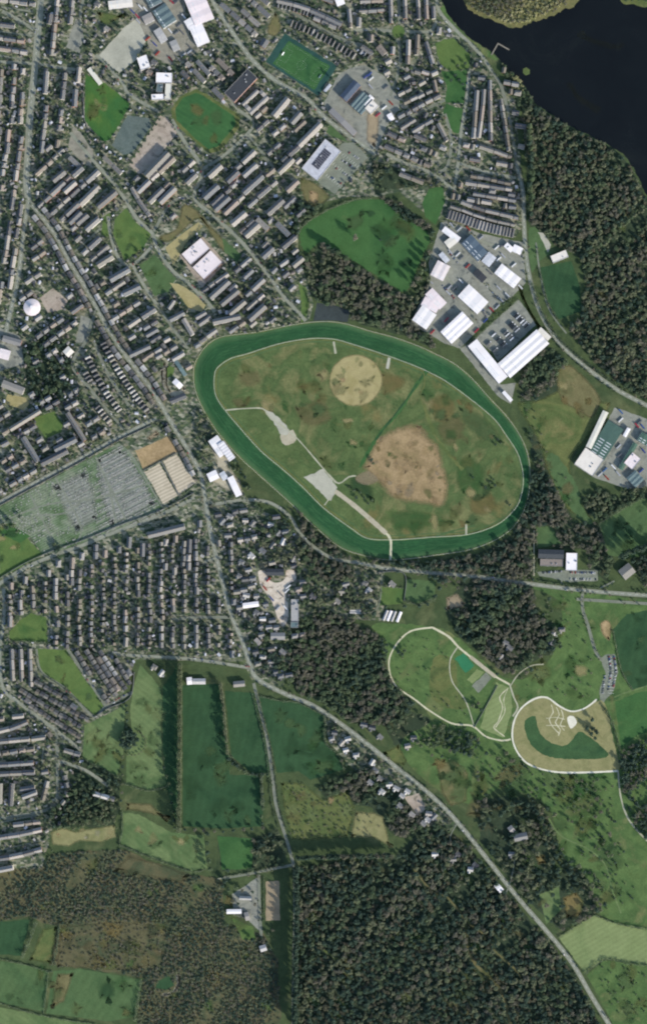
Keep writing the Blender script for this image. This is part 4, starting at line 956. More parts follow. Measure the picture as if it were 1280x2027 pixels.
for a in (
 ('warehouse', 'west wing of the huge L-shaped white warehouse', Wh, '922,688 942,673 1003,745 989,758', 11, 'white', 'clad', 1, 1.0, 6),
 ('warehouse', 'long striped east wing of the huge L-shaped white warehouse', Wh, '983,721 1060,653 1085,681 1008,749', 11.6, 'white', 'clad', 3, 1.1, 7),
 ('warehouse', 'small cream end block of the huge L-shaped warehouse beside the road', Wh, '1062,655 1070,648 1088,668 1082,676', 8, 'cream', 'clad', 1, .6),
 ('warehouse', 'square white warehouse in the middle of the industrial estate', Wh, '904,590 926,562 966,600 944,620', 9, 'white', 'clad', 2, 1.0, 4),
 ('warehouse', 'white ribbed warehouse between square warehouse and racecourse bend', Wh, '872,657 912,618 937,640 891,682', 9, 'white', 'clad', 3, .9, 5),
 ('warehouse', 'pinkish white twin-roof warehouse at the left of the industrial estate', Wh, '846,577 856,573 881,598 864,620', 8, 'pink', 'clad', 1, .9, 4),
 ('warehouse', 'white warehouse at the lower left corner of the industrial estate', Wh, '815,632 836,604 862,624 842,655', 8, 'white', 'clad', 2, .9, 4),
 ('warehouse', 'pinkish middle bay of the left warehouse row in the industrial estate', Wh, '836,602 846,579 866,612 858,622', 7.4, 'pink', 'clad', 1, .8, 3),
 ('warehouse', 'stepped pinkish white warehouse upper left of the square warehouse', Wh, '853,541 867,514 889,530 873,561', 8, 'pink', 'clad', 2, .9, 3),
 ('warehouse', 'small pale shed above the stepped pinkish warehouse', Wh, '866,506 874,500 890,514 882,522', 6, 'lgrey', 'clad', 1, .8),
 ('warehouse', 'blue-grey roofed depot below the curved striped terrace', Wh, '909,483 929,470 966,496 948,518', 9, 'blue', 'clad', 2, 1.0, 4),
 ('warehouse', 'white shed joined to the lower right end of the blue depot', Wh, '950,520 966,500 981,511 968,527', 8, 'lgrey', 'clad', 1, .8),
 ('warehouse', 'long thin white roofed unit left of the blue depot', Wh, '873,459 880,448 911,472 904,480', 6, 'white', 'clad', 1, .8, 4),
 ('warehouse', 'cream roofed unit below the long thin white unit', Wh, '879,479 894,468 904,480 887,494', 6, 'cream', 'clad', 1, .8),
 ('warehouse', 'L-shaped white unit beside the river road, upper right of the estate', Wh, '994,489 1003,482 1016,492 1011,500', 6, 'white', 'clad', 1, .7),
 ('warehouse', 'small white unit touching the river road pavement', Wh, '1013,491 1020,484 1031,493 1026,511', 6, 'white', 'clad', 1, .7),
 ('warehouse', 'white zigzag warehouse beside the river road', Wh, '979,538 994,521 1028,554 1013,575', 8, 'white', 'clad', 3, .8, 4),
 ('warehouse', 'short white shed at the lower tip of the huge warehouse yard', Wh, '991,779 996,775 1015,790 1010,795', 5, 'white', 'clad', 1, .7),
 ('warehouse', 'dark roofed unit between blue depot and square white warehouse', Wh, '935,540 945,532 962,550 952,562', 6, 'dark', 'clad', 1, .8),
 ('warehouse', 'large pale pinkish warehouse on the top edge beside the main road', Wh, '352,-14 396,-22 424,32 396,54', 10, 'pink', 'clad', 3, 1.0, 5),
 ('warehouse', 'lower white wing of the large top edge warehouse', Wh, '372,54 396,48 418,80 394,95', 9, 'white', 'clad', 1, 1.0, 4),
 ('warehouse', 'middle white step of the large top edge warehouse', Wh, '364,44 380,36 390,52 376,62', 8.4, 'white', 'clad', 1, .8),
 ('factory', 'teal roofed factory left of the large top edge warehouse', 'factory', '300,24 328,8 350,40 326,58', 7, 'teal', 'clad', 3, 1.2, 3),
 ('factory', 'second teal roofed factory on the top edge', 'factory', '286,-4 312,-14 322,4 300,18', 7, 'teal', 'clad', 2, 1.2, 2),
 ('factory', 'long white roofed factory on the top edge above the grey gravel court', 'factory', '214,4 262,-2 264,14 218,20', 6.5, 'cream', 'clad', 1, 1.0, 4),
 ('works_shed', 'pale sheet roofed shed between gravel court and teal factory', 'shed', '304,62 318,56 332,78 320,88', 6, 'pale', 'clad', 1, .8),
 ('works_shed', 'pale shed right of the gravel court, lowest of the works sheds', 'shed', '338,84 350,78 356,98 342,104', 5, 'pale', 'clad', 1, .8),
 ('works_shed', 'buff shed beside the rounded top of the gravel court', 'shed', '280,34 300,26 306,40 290,50', 5, 'buff', 'clad', 1, .8),
): big(*a)
FL = dict(flat=True)
big('school', 'upper part of the white L-shaped school beside the gravel court', 'school', '309,145 342,146 341,166 310,165', 8, 'white', 'wall', flat=True, units=3)
big('school', 'tall right leg of the white L-shaped school', 'school', '328,166.5 341,167 338,199 327,198', 7.5, 'cream', 'wall', flat=True, units=1)
big('school', 'bottom foot of the white L-shaped school', 'school', '300,188 325,187 325,198 301,199', 7, 'white', 'wall', flat=True, units=1)
big('school_hall', 'white square hall touching the right side of the gravel court', 'hall', '268,117 292,110 298,134 283,140', 8, 'white', 'wall', flat=True, units=2)
big('school_building', 'grey-blue classroom block between white hall and white L-shaped school', 'school', '312,166 324,168 322,184 310,183', 6, 'teal', 'wall', flat=True, units=1)
big('stand', 'long thin white roofed stand at the head of the school field', 'stand', '171,140 178,136 205,162 199,168', 5, 'cream', 'wall', 1, .5, doors=3)
big('store', 'light grey store with a dark solar array on its roof', 'store', '596,336 644,275 674,302 628,357', 8, 'lgrey', 'clad', flat=True, units=3, doors=3, pv=(.24, .80, .30, .74))
big('apartment_block', 'big dark flat roofed block below the football pitch', 'apartment block', '445,187 489,139 511,156 464,204', 11, 'dark', 'brick', flat=True, units=4)
for k, (q, lb) in enumerate((('478,206 508,178 513,183 483,212', 'upper left range'), ('492,223 527,190 533,196 498,229', 'lower right range'), ('484,212.5 489,207.5 498,217.5 493,222', 'lower left link'), ('513,184 518,179.5 527,189 522,194', 'upper right link'))):
    big('courtyard_block', f'{lb} of the pale block round a dark courtyard', 'apartment block', q, 9, 'buff', 'wall', 1, 1.5, doors=1)
big('school_building', 'dark blue roofed school beside the enclosed football pitch', 'school', '672,192 700,160 714,171 686,203', 9, 'blue', 'brick', 1, 2.5, 0)
big('school_building', 'grey ribbed school roofs right of the dark blue school', 'school', '694,206 718,180 738,202 712,232', 6, 'teal', 'brick', 4, 1.2, 0)
big('school_building', 'narrow white roofed range in the walled school yard', 'school', '716,204 732,188 740,196 724,212', 6, 'white', 'wall', 1, 1.0)
big('school_building', 'cream roofed block at the middle of the walled school yard', 'school', '722,214 738,198 748,212 732,228', 7, 'cream', 'wall', flat=True, units=2)
big('school_building', 'small white pavilion on the lower right edge of the school yard', 'pavilion', '766,228 774,224 780,236 770,242', 5, 'white', 'wall', 1, .8)
big('school_building', 'grey long range beside the main road below the school yard', 'school', '650,222 658,214 706,262 698,270', 6, 'grey', 'brick', 1, 2.2)
big('pitch_stand', 'low white dugout stand at the lower right end of the football pitch', 'stand', '640,180 652,166 656,170 644,184', 3.5, 'lgrey', 'clad', 1, .5, doors=1)
big('chapel', 'dark roofed detached hall left of the football pitch', 'hall', '513,90 522,76 533,84 524,98', 7, 'slate', 'brick', 1, 3)
big('works_shed', 'white roofed shed on the top edge above the terraces', 'shed', '660,-4 676,-10 682,8 668,14', 6, 'white', 'clad', 1, .8)
big('school', 'pink flat roofed school left of the dark verge, upper half', 'school', '358,505 398,473 416,492 380,524', 7, 'pink', 'brick', flat=True, units=6)
big('school', 'pink flat roofed school, lower half beside the blue-roofed block', 'school', '384,528 418,496 440,520 402,556', 6.4, 'pink', 'brick', flat=True, units=6)
big('clubhouse', 'flat sandy roofed clubhouse at the head of the riverside sports ground', 'clubhouse', '1087,508 1118,495 1124,509 1094,521', 6, 'cream', 'wall', flat=True, units=1)
big('grandstand_building', 'large white roofed hall behind the racecourse grandstand', 'hall', '412,874 430,862 454,893 436,906', 8, 'white', 'wall', 2, 1, 2)
big('betting_hall', 'white roofed hall between main road and racecourse, below the grandstand', 'hall', '410,938 428,930 434,946 416,955', 6, 'white', 'wall', 1, 1)
big('betting_hall', 'narrow slanting white roofed hall beside the racecourse rail', 'hall', '449,947 461,942 480,978 469,984', 6, 'white', 'wall', 1, 1)
big('betting_hall', 'small pale hall between the two lower racecourse halls', 'hall', '434,938 444,932 452,946 442,952', 5, 'lgrey', 'wall', 1, 1)
big('stable_block', 'white roofed house on the curved drive left of the racecourse', 'house', '343,756 350,748 362,764 354,772', 6, 'white', 'wall', 1, 2)
big('stable_block', 'dark roofed stable range below the curved white drive', 'stable', '336,790 366,778 370,788 340,800', 5, 'slate', 'wall', 1, 2)
big('stable_block', 'grey-green roofed stable range inside the curved drive', 'stable', '346,716 352,712 370,742 364,746', 5, 'teal', 'wall', 1, 1.6)
big('yard_building', 'pale roofed building in the grey yard at the left edge', 'works', '2,690 22,695 18,714 -2,708', 7, 'pink', 'clad', 1, 1)
big('yard_building', 'grey range along the top of the yard at the left edge', 'works', '8,664 44,674 42,686 6,676', 6, 'grey', 'brick', 1, 2)
big('yard_building', 'pale building above the yellow-topped yard at the left edge', 'works', '8,752 50,768 46,782 4,766', 6, 'buff', 'wall', 1, 2)
big('villa', 'white roofed villa in the garden wood', 'villa', '126,696 136,686 148,696 136,708', 7, 'cream', 'wall', 1, 2)
big('clubhouse', 'dark roofed long wing of the white clubhouse beside the east-west road', 'clubhouse', '1064,1087 1114,1089 1114,1106 1064,1105', 7, 'dark', 'brick', 1, 2.6)
big('clubhouse', 'olive flat roofed front range of the white clubhouse', 'clubhouse', '1068,1106.5 1113,1107.5 1113,1121 1068,1120', 4.5, 'brown', 'brick', flat=True, units=2)
big('clubhouse', 'tall bright white block of the clubhouse', 'clubhouse', '1118,1093 1138,1096 1143,1128 1119,1130', 8, 'white', 'wall', flat=True, units=2)
big('villa', 'pale roofed villa near the right edge of the east-west road', 'villa', '1222,1130 1242,1114 1256,1132 1236,1148', 7, 'buff', 'wall', 1, 3)
big('settling_house', 'narrow pale roofed range along the upper left side of the waterworks', 'works', '1158,884 1192,812 1202,818 1168,889', 7, 'cream', 'clad', 1, 1, doors=4)
big('settling_house', 'flat beige roofed block at the lower left of the waterworks', 'works', '1134,919 1158,886 1192,910 1172,942', 7, 'cream', 'clad', flat=True, units=2)
big('filter_house', 'green and white striped filter beds of the waterworks', 'works', '1164,892 1203,832 1232,850 1194,912', 4.5, 'green', 'concrete', 1, .4, 12)
big('works_shed', 'bright white roofed shed on the right of the striped filter beds', 'works', '1231,862 1240,846 1246,850 1237,866', 6, 'white', 'clad', 1, .8)
big('works_shed', 'pale roofed block at the right of the waterworks', 'works', '1232,916 1250,896 1266,908 1250,930', 7, 'pink', 'clad', flat=True, units=2)
big('works_shed', 'white and green roofed shed at the right edge of the waterworks', 'works', '1258,872 1268,856 1300,872 1290,890', 7, 'green', 'clad', 2, .8, 4)
big('works_shed', 'long dark green roofed shed right of the waterworks lane', 'works', '1222,926 1252,876 1260,880 1230,932', 6, 'green', 'clad', 1, .8)
big('works_shed', 'dark green roofed sheds at the lower right of the waterworks', 'works', '1236,950 1252,934 1276,946 1258,962', 6, 'teal', 'clad', 3, .8)
big('barn', 'long bright white roofed barn of the white-roofed farm', 'barn', '449,1799 478,1799 478,1807 449,1808', 6, 'white', 'wall', 1, 1.4)
big('barn', 'grey roofed barn just above the white-roofed farm barn', 'barn', '474,1773 498,1774 498,1781 474,1780', 6, 'pale', 'wall', 1, 2)
big('barn', 'small pale barn at the right of the white-roofed farm', 'barn', '484,1806 492,1804 494,1820 486,1822', 5, 'buff', 'wall', 1, 2)
big('barn', 'small grey barn beside the avenue below the farm', 'barn', '514,1872 526,1868 528,1880 516,1884', 5, 'pale', 'wall', 1, 2)
big('farmhouse', 'white field house in the hedge at the top of the dark pasture', 'house', '370,1341 380,1340 381,1354 371,1355', 6, 'white', 'wall', 1, 2)
big('farmhouse', 'grey range joined to the white field house', 'house', '382,1343 407,1343 407,1354 382,1354', 5, 'pale', 'wall', 1, 2)
big('farmhouse', 'pinkish house at the top of the hedged triangle field', 'house', '462,1349 484,1347 485,1358 463,1360', 6, 'buff', 'wall', 1, 2.5)
big('farmhouse', 'large grey farmhouse inside the farmhouse ring', 'house', '1014,1652 1040,1646 1044,1660 1018,1665', 7, 'grey', 'wall', 1, 3)
big('farmhouse', 'pale barn in the farmhouse ring', 'barn', '1004,1638 1012,1632 1018,1644 1010,1650', 5, 'buff', 'wall', 1, 2)
big('site_hall', 'tall pale flat roofed block on the right side of the building site', 'block', '576,1186 590,1186 592,1230 576,1230', 7, 'pale', 'wall', flat=True, units=4)
big('site_hall', 'small teal roofed block at the lower end of the pale site block', 'block', '575,1231 591,1231 590,1242 576,1242', 8, 'teal', 'wall', flat=True, units=1)
big('site_hall', 'dark roofed block at the top of the building site', 'block', '527,1126 562,1126 562,1139 527,1139', 7, 'dark', 'brick', 1, 2)
big('site_hall', 'white roofed range left of the building site', 'block', '480,1194 512,1190 512,1200 482,1204', 6, 'white', 'wall', 1, 1.5)
big('site_hall', 'grey roofed range below the building site', 'block', '536,1252 564,1252 564,1266 536,1266', 6, 'grey', 'wall', 1, 2.5)
for k, x in enumerate((756, 764, 772, 783)):
    big('greenhouse', f'{ordp(k)} from the left of the narrow white greenhouses', 'greenhouse', f'{x},{1226+k} {x+8},{1207+k} {x+12.5},{1209+k} {x+4.5},{1229+k}', 2.6, 'white' if k % 2 else 'pale', 'skyl', 1, 1.2, doors=1)['group'] = 'greenhouses in a row'
big('greenhouse', 'wide pale greenhouse left of the narrow white greenhouses', 'greenhouse', '692,1205 714,1206 713,1215 692,1214', 3, 'pale', 'skyl', 2, 1.2, doors=1)
big('villa', 'white roofed cottage beside the long lane in the right-hand woods', 'cottage', '978,1752 986,1745 994,1762 987,1768', 5, 'white', 'wall', 1, 2)
# round hall
x, y = P(65, 609); block([(65+19*math.cos(a), 609+19*math.sin(a)) for a in np.linspace(0, 6.2, 24)])
t = tag(empty('round_hall', x, y), 'large round hall with a pale pink conical roof beside the left-hand road', 'hall')
ring = lambda r, n=32: [(r*math.cos(i*2*math.pi/n), r*math.sin(i*2*math.pi/n)) for i in range(n)]
mb = MB(); mb.prism(ring(16), 0, 7, M['wall']); mb.build('wall', t)
mb = MB(); o_, i_ = ring(17), ring(3.2)
for k in range(32):
    j = (k+1) % 32; mb.quad([(*o_[k], 7.02), (*o_[j], 7.02), (*i_[j], 11), (*i_[k], 11)], ROOF['pink'])
    a = k*2*math.pi/32; 
    if k % 2 == 0: mb.box(10*math.cos(a), 10*math.sin(a), 13.5, .35, 8.6, 9.35, ROOF['white'], a) if 0 else None
r_ = mb.build('roof', t)
mb = MB(); mb.prism(ring(3.3, 16), 10.9, 13, M['wall'], ROOF['white']); mb.build('lantern', r_)
for k in range(8):
    mb = MB(); a = k*math.pi/4+.2
    mb.quad([(16.6*math.cos(a)-.25*math.sin(a), 16.6*math.sin(a)+.25*math.cos(a), 7.25), (16.6*math.cos(a)+.25*math.sin(a), 16.6*math.sin(a)-.25*math.cos(a), 7.25), (3.4*math.cos(a)+.25*math.sin(a), 3.4*math.sin(a)-.25*math.cos(a), 11.1), (3.4*math.cos(a)-.25*math.sin(a), 3.4*math.sin(a)+.25*math.cos(a), 11.1)], ROOF['white']); mb.build('roof_rib', r_)
# grandstand: stepped seats under a cantilever roof
cx, cy, l, w, ang = fit('440,906 456,896 470,914 454,924'); cx, cy, l, w, ang = *P(449, 893), 40, 15, math.atan2(-31, 22)
t = tag(empty('grandstand', cx, cy, 0, ang), 'white roofed grandstand facing the racecourse straight', 'grandstand')
block(rect(449, 893, 40, 15, -ang))
mb = MB()
for k in range(8): mb.box(0, 6.5-k*1.2, 38, 1.18, 0, 1+k*.75, M['concrete'])
mb.build('seating', t)
mb = MB(); mb.box(0, -5.2, 39, 3.6, 0, 9.5, M['wall']); mb.build('wall', t)
mb = MB(); mb.prism(rect(0, -.6, 41, 14), 10, 10.5, ROOF['white']); mb.build('roof', t)
for k in range(7):
    mb = MB(); mb.box(-18+6*k, -.6, .4, 14.4, 10.52, 10.9, M['clad']); mb.build('roof_beam', t)
# jetty, running rails, goals, fence
t = tag(empty('jetty', *P(985, 100)), 'L-shaped grey timber jetty reaching into the dark river', 'jetty')
x0, y0 = P(985, 100)
mb = MB()
for a, b in (((972, 109), (985, 86)), ((984, 86), (1007, 99))):
    A, B = P(*a), P(*b); mb.box((A[0]+B[0])/2-x0, (A[1]+B[1])/2-y0, math.dist(A, B), 2.6, 1.2+(.06 if a[0] > 980 else 0), 1.55+(.06 if a[0] > 980 else 0), M['wood'], math.atan2(B[1]-A[1], B[0]-A[0]))
mb.build('deck', t)
for px, py in ((974, 108), (978, 99), (982, 91), (986, 88), (992, 91), (999, 95), (1006, 99)):
    A = P(px, py); mb = MB(); mb.prism([(A[0]-x0+.22*math.cos(k), A[1]-y0+.22*math.sin(k)) for k in np.linspace(0, 5.5, 8)], -.5, 2.2, M['wood']); mb.build('post', t)
def rail(name, ln, label, h=1.25, wd=.28, mat='rail', step=4, cat='rail', closed=True):
    q = ln + [ln[0]] if closed else ln
    mb = MB(); rb = ribbon(q, wd, -wd)
    for (a, b), (c, d) in zip(rb, rb[1:]):
        A, B, C_, D = P(*a), P(*b), P(*c), P(*d)
        for z_ in (h,):
            f = [(*A, z_), (*C_, z_), (*D, z_), (*B, z_)]
            n = (Vector(f[1])-Vector(f[0])).cross(Vector(f[2])-Vector(f[0])); mb.quad(f if n.z > 0 else f[::-1], M[mat])
        mb.quad([(*A, h-.2), (*C_, h-.2), (*C_, h), (*A, h)], M[mat]); mb.quad([(*B, h-.2), (*D, h-.2), (*D, h), (*B, h)], M[mat])
    for p in q[::step]:
        x, y = P(*p); mb.box(x, y, .12, .12, 0, h-.02, M[mat])
    return tag(mb.build(name), label, cat)
rail('running_rail', insetline(ri, ro, -.015), 'white running rail round the inside edge of the dark green racetrack', wd=.2)
rail('running_rail', insetline(ri, ro, 1.0), 'thin white running rail round the outer edge of the racetrack', wd=.16)
for k, (uv, lb) in enumerate((((.03, .5), 'upper left'), ((.97, .5), 'lower right'))):
    A = P(*pitchpt(*uv)); ang = math.atan2(P(*pitchpt(uv[0], .9))[1]-A[1], P(*pitchpt(uv[0], .9))[0]-A[0])
    t = tag(empty('football_goal', *A, zat(*pitchpt(*uv)), ang), f'white football goal at the {lb} end of the bright pitch', 'goal', 'goals on the bright pitch')
    mb = MB(); mb.box(-3.7, 0, .14, .14, 0, 2.44, M['rail']); mb.box(3.7, 0, .14, .14, 0, 2.44, M['rail']); mb.box(0, 0, 7.54, .14, 2.441, 2.58, M['rail']); mb.build('frame', t)
    mb = MB(); s_ = -1 if k else 1
    mb.quad([(-3.6, 0, 2.42), (3.6, 0, 2.42), (3.6, s_*1.9, .05), (-3.6, s_*1.9, .05)], M['skyl']); mb.build('net', t)
rail('pitch_fence', S('562,65 668,131 630,191 524,122'), 'tall dark mesh fence enclosing the bright football pitch', 3.5, .12, 'gstone', 1, 'fence')
# boundary walls
def wall_line(txt, h, wd, mat, label, name='boundary_wall', cat='wall'):
    q = smooth(S(txt), False, 8); mb = MB()
    for s in (1,):
        rb = ribbon(q, wd, -wd)
        for (a, b), (c, d) in zip(rb, rb[1:]):
            A, B, C_, D = P(*a), P(*b), P(*c), P(*d)
            f = [(*A, h), (*C_, h), (*D, h), (*B, h)]
            n = (Vector(f[1])-Vector(f[0])).cross(Vector(f[2])-Vector(f[0])); mb.quad(f if n.z > 0 else f[::-1], M[mat])
            mb.quad([(*A, 0), (*C_, 0), (*C_, h), (*A, h)], M[mat]); mb.quad([(*D, 0), (*B, 0), (*B, h), (*D, h)], M[mat])
    return tag(mb.build(name), label, cat)
for a in (('-20,1012 40,979 100,947 170,909 236,872 300,842', 2.6, .5, 'gstone', 'grey stone wall along the road on the upper side of the cemetery'),
          ('-20,1158 40,1120 100,1092 162,1070 236,1040 318,1010 385,975', 2.8, .5, 'gstone', 'grey stone wall along the lower side of the cemetery'),
          ('284,932 349,897', 2.2, .4, 'gstone', 'stone wall between brown field and pale burial plots'),
          ('320,914 355,980', 2.2, .9, 'gstone', 'dark dividing wall between the two pale burial plots'),
          ('166,146 168,238 186,262', 2.6, .5, 'gstone', 'stone wall along the left side of the school field'),
          ('984,1357 938,1440', 2, .4, 'gstone', 'dark straight wall left of the pale zigzag parcel'),
          ('748,1133 800,1136 799,1190', 2.4, .5, 'gstone', 'garden wall round the house plot below the racecourse crossing'),
          ('186,1420 215,1402 258,1380 266,1330', 2.4, .6, 'gstone', 'dark wall between the park strip and the pale pastures')): wall_line(*a)
# headstones: thousands, one mass
CEMFREE = np.ones((H, W), bool)
for tx in CEMPATHS:
    for x, y in smooth(S(tx), False, 1): CEMFREE[max(0, int(y)-2):int(y)+3, max(0, int(x)-2):int(x)+3] = False
mb = MB(); cem = S('0,1003 100,950 236,876 256,892 286,934 320,1003 330,1012 312,1018 236,1046 162,1076 110,1094 86,1098 60,1062 0,1044')
a = math.radians(28); ux, uy = math.cos(a), -math.sin(a); vx, vy = math.sin(a), math.cos(a)
for i in range(-90, 90):
    ph = R.uniform(0, 2)
    for j in range(-200, 200):
        u, v = j*2.3+ph, i*4.4
        x, y = 170+u*ux+v*vx, 990+u*uy+v*vy
        east = x > 190
        if east and i % 3 == 0: continue
        sec = math.sin(int(u/38)*2.1+int(v/30)*3.7)
        if not east and sec < -.4 and R.random() < .85: continue
        if not (0 <= x < W and 0 <= y < H) or not CEMFREE[int(y), int(x)]: continue
        if R.random() < (.15 if east else .62) or not (0 < x < 340 and 860 < y < 1110) or not inside((x, y), cem): continue
        px, py = P(x+R.uniform(-.3, .3), y+R.uniform(-.3, .3)); b_ = a+R.uniform(-.06, .06)
        zz = 0
        mb.box(px, py, 1.0, .3, zz, zz+R.uniform(1.1, 1.7), M['stone'], b_)
        if R.random() < (.95 if east else .6): mb.box(px+1.3*math.sin(b_), py-1.3*math.cos(b_), 1.2, 2.3, zz, zz+.5, M['stone'], b_)
tag(mb.build('headstones'), 'crowded rows of grey headstones and grave slabs filling the cemetery', 'graves', kind='stuff')
# ------------------------------------------------------------------ houses
HS = []
def house(kind, x, y, ang, l, w, h=6.0, rh=3.4, roof='grey', wall='wall', hip=0, houses=1, wing=0, label=None, chk=True, m=.5):
    r = rect(x, y, l+m, w+m, -ang)
    if chk and not isfree(r): return None
    block(r)
    d = dict(kind=kind, x=x, y=y, ang=ang, l=l, w=w, h=h, rh=rh, roof=roof, wall=wall, hip=hip, n=houses, wing=wing, label=label)
    HS.append(d); return d
def rroof(s='slate grey brown buff grey slate'): return R.choice(s.split())
D = math.radians
# blocks of housing read one by one
BL = '''178,388,52,12,44 213,396,48,12,40 312,327,64,14,46 332,388,42,12,44 461,351,30,12,44 418,381,38,13,42 440,404,38,12,42 501,366,52,12,42 473,434,36,12,40 499,457,36,12,42
545,411,42,12,42 349,377,64,12,42 351,447,44,12,42 489,520,52,13,46 530,501,28,12,42 526,541,44,12,43 554,580,66,13,38 569,604,56,13,38 509,620,42,13,42 435,574,50,12,42 449,633,55,11,12
209,517,36,12,33 238,544,44,12,30 262,575,36,12,25 295,620,32,12,33 317,643,48,13,28 351,627,32,10,28 356,687,54,13,30 278,695,44,9,25 373,648,36,9,-60 327,611,20,8,55 340,604,20,8,55 352,597,18,8,55 424,628,40,12,10
556,214,45,13,50 586,235,28,12,48 613,268,62,12,45 460,304,22,10,40 403,136,36,8,-48 395,152,32,8,-48 157,150,30,8,84 150,196,34,10,86 96,118,26,9,84 92,165,44,9,86 100,40,20,10,80 109,905,58,12,27 131,880,48,12,27 52,832,70,9,32 152,845,64,9,-58 62,890,56,10,-58 84,930,46,9,-58
110,940,40,8,30 2,1570,40,8,88 24,1572,44,9,86 60,1572,30,9,20 8,1720,40,9,11 330,1051,74,12,14 392,300,36,10,-50 352,292,44,12,44 426,340,34,12,42 385,420,34,12,42 470,282,42,10,-42 520,300,34,10,46 566,330,40,10,44 536,352,40,12,42 404,438,34,10,-42 520,445,30,10,-42
572,480,34,11,40 590,520,26,11,40 455,590,44,11,40 470,610,40,11,40 560,455,34,10,-45 430,600,36,9,40 150,432,32,11,44 184,445,34,11,42 200,470,28,11,40 118,350,30,11,40 140,372,30,11,42'''
for b in BL.split():
    x, y, l, w, a = map(float, b.split(','))
    house('housing_block', x, y, D(a), l, w, 10, 3.6, R.choice(['slate', 'grey', 'grey', 'buff', 'slate']), R.choice(['wall', 'wall', 'brick']), 0, max(2, int(l/8)), m=-1.5)
def row(txt, kind='terrace', l=30, w=9, gap=2, h=6.2, rh=3.4, flip=False, off=0, wing=0, roofs='slate grey brown buff grey', jit=0, prob=1, hip=0, wall=None, houses=None, sm=True):
    q = smooth(S(txt), False, 4) if sm else S(txt)
    L = [0]
    for a, b in zip(q, q[1:]): L.append(L[-1]+math.dist(a, b))
    def at(t):
        j = 0
        while j < len(L)-2 and L[j+1] < t: j += 1
        f = (t-L[j])/((L[j+1]-L[j]) or 1); a, b = q[j], q[j+1]; d = math.dist(a, b) or 1
        return a[0]+(b[0]-a[0])*f, a[1]+(b[1]-a[1])*f, math.atan2(-(b[1]-a[1]), b[0]-a[0])
    t = 0; rf = None
    while t < L[-1]-3:
        ll = min(l*R.uniform(.85, 1.15), L[-1]-t)
        if ll < 5.5: break
        x, y, a = at(t+ll/2)
        x += off*math.sin(a); y += off*math.cos(a)
        x += R.uniform(-jit, jit); y += R.uniform(-jit, jit)
        if R.random() < prob:
            aa = a+R.uniform(-.02, .02)*(1+jit)
            if flip: house(kind, x, y, aa+math.pi/2, w, ll-gap if gap < ll else ll, h, rh, rroof(roofs), wall or R.choice(['wall', 'wall', 'brick']), hip, 1, wing)
            else: house(kind, x, y, aa, ll-gap*.5, w, h, rh, rroof(roofs), wall or R.choice(['wall', 'wall', 'brick']), hip, houses or max(1, int(ll/7)), wing)
        t += ll+gap*.5
row('884,424 915,434 945,445 980,455 1018,463', kind='semi', l=6.6, w=17, gap=.5, flip=True, roofs='slate slate grey', h=4.6, rh=2.2)  # added narrow gables give the stripes of terrace shadows and garden walls
row('890,409 915,417 945,428 980,438 1018,446', l=26, w=6, roofs='buff grey')
# streets of terraces and villas read one by one
for tx in ('556,22 600,38 650,60 700,84 738,108', '548,2 600,16 660,42 706,66'): row(tx, l=34, w=9, wing=1, roofs='slate grey slate')
row('574,46 620,66 668,92 706,116', l=7.5, w=13, gap=3.4, kind='semi', flip=True, roofs='grey slate grey', h=4)
row('912,400 950,414 990,424 1025,432', l=26, w=8)
row('944,180 941,205 936,275', l=36, w=9); row('957,178 952,230 946,275', l=30, w=8); row('968,160 970,280', l=20, w=8, kind='semi'); row('984,168 992,210 1006,300', l=13, w=8, kind='semi', jit=.5); row('1000,180 1006,230 1014,310', l=30, w=7.5)
row('946,150 975,158', l=26, w=9); row('950,138 980,150', l=24, w=8); row('948,290 1012,312', l=28, w=8); row('918,334 1016,352', l=30, w=8.5); row('920,362 1012,376', l=26, w=8.5); row('916,330 910,372', l=32, w=9); row('930,348 1010,364', l=13, w=8, kind='semi', jit=1); row('935,384 1020,398', l=24, w=8)
row('792,256 868,208', l=32, w=8); row('815,262 855,238', l=32, w=9); row('866,245 884,280', l=28, w=8); row('888,292 884,330', l=30, w=9); row('768,300 860,338', l=16, w=8, kind='semi', off=7); row('770,312 858,352', l=26, w=8, off=-4); row('790,344 838,362', l=28, w=9)
row('872,130 880,200', l=28, w=8); row('858,160 866,200', l=22, w=8)
for x in (772, 786, 800, 826, 842, 856): row(f'{x},{-10} {x+2},{R.choice((40, 44, 48))}', l=24, w=8)
row('706,52 742,50 772,40', l=26, w=8); row('690,20 694,56', l=24, w=8); row('712,4 760,2', l=22, w=8); row('710,24 760,20', l=15, w=8, kind='semi')
row('790,86 786,124', l=30, w=9); row('808,80 806,128', l=32, w=9); row('826,70 824,110', l=30, w=9); row('842,84 856,128', l=28, w=8); row('748,92 764,112', l=22, w=12); row('772,140 770,170', l=24, w=9); row('778,168 822,164', l=36, w=8)
row('786,190 848,160', l=14, w=8, kind='semi', jit=2); row('800,206 862,176', l=14, w=8, kind='semi', jit=2); row('820,140 850,150', l=14, w=8, kind='semi', jit=2)
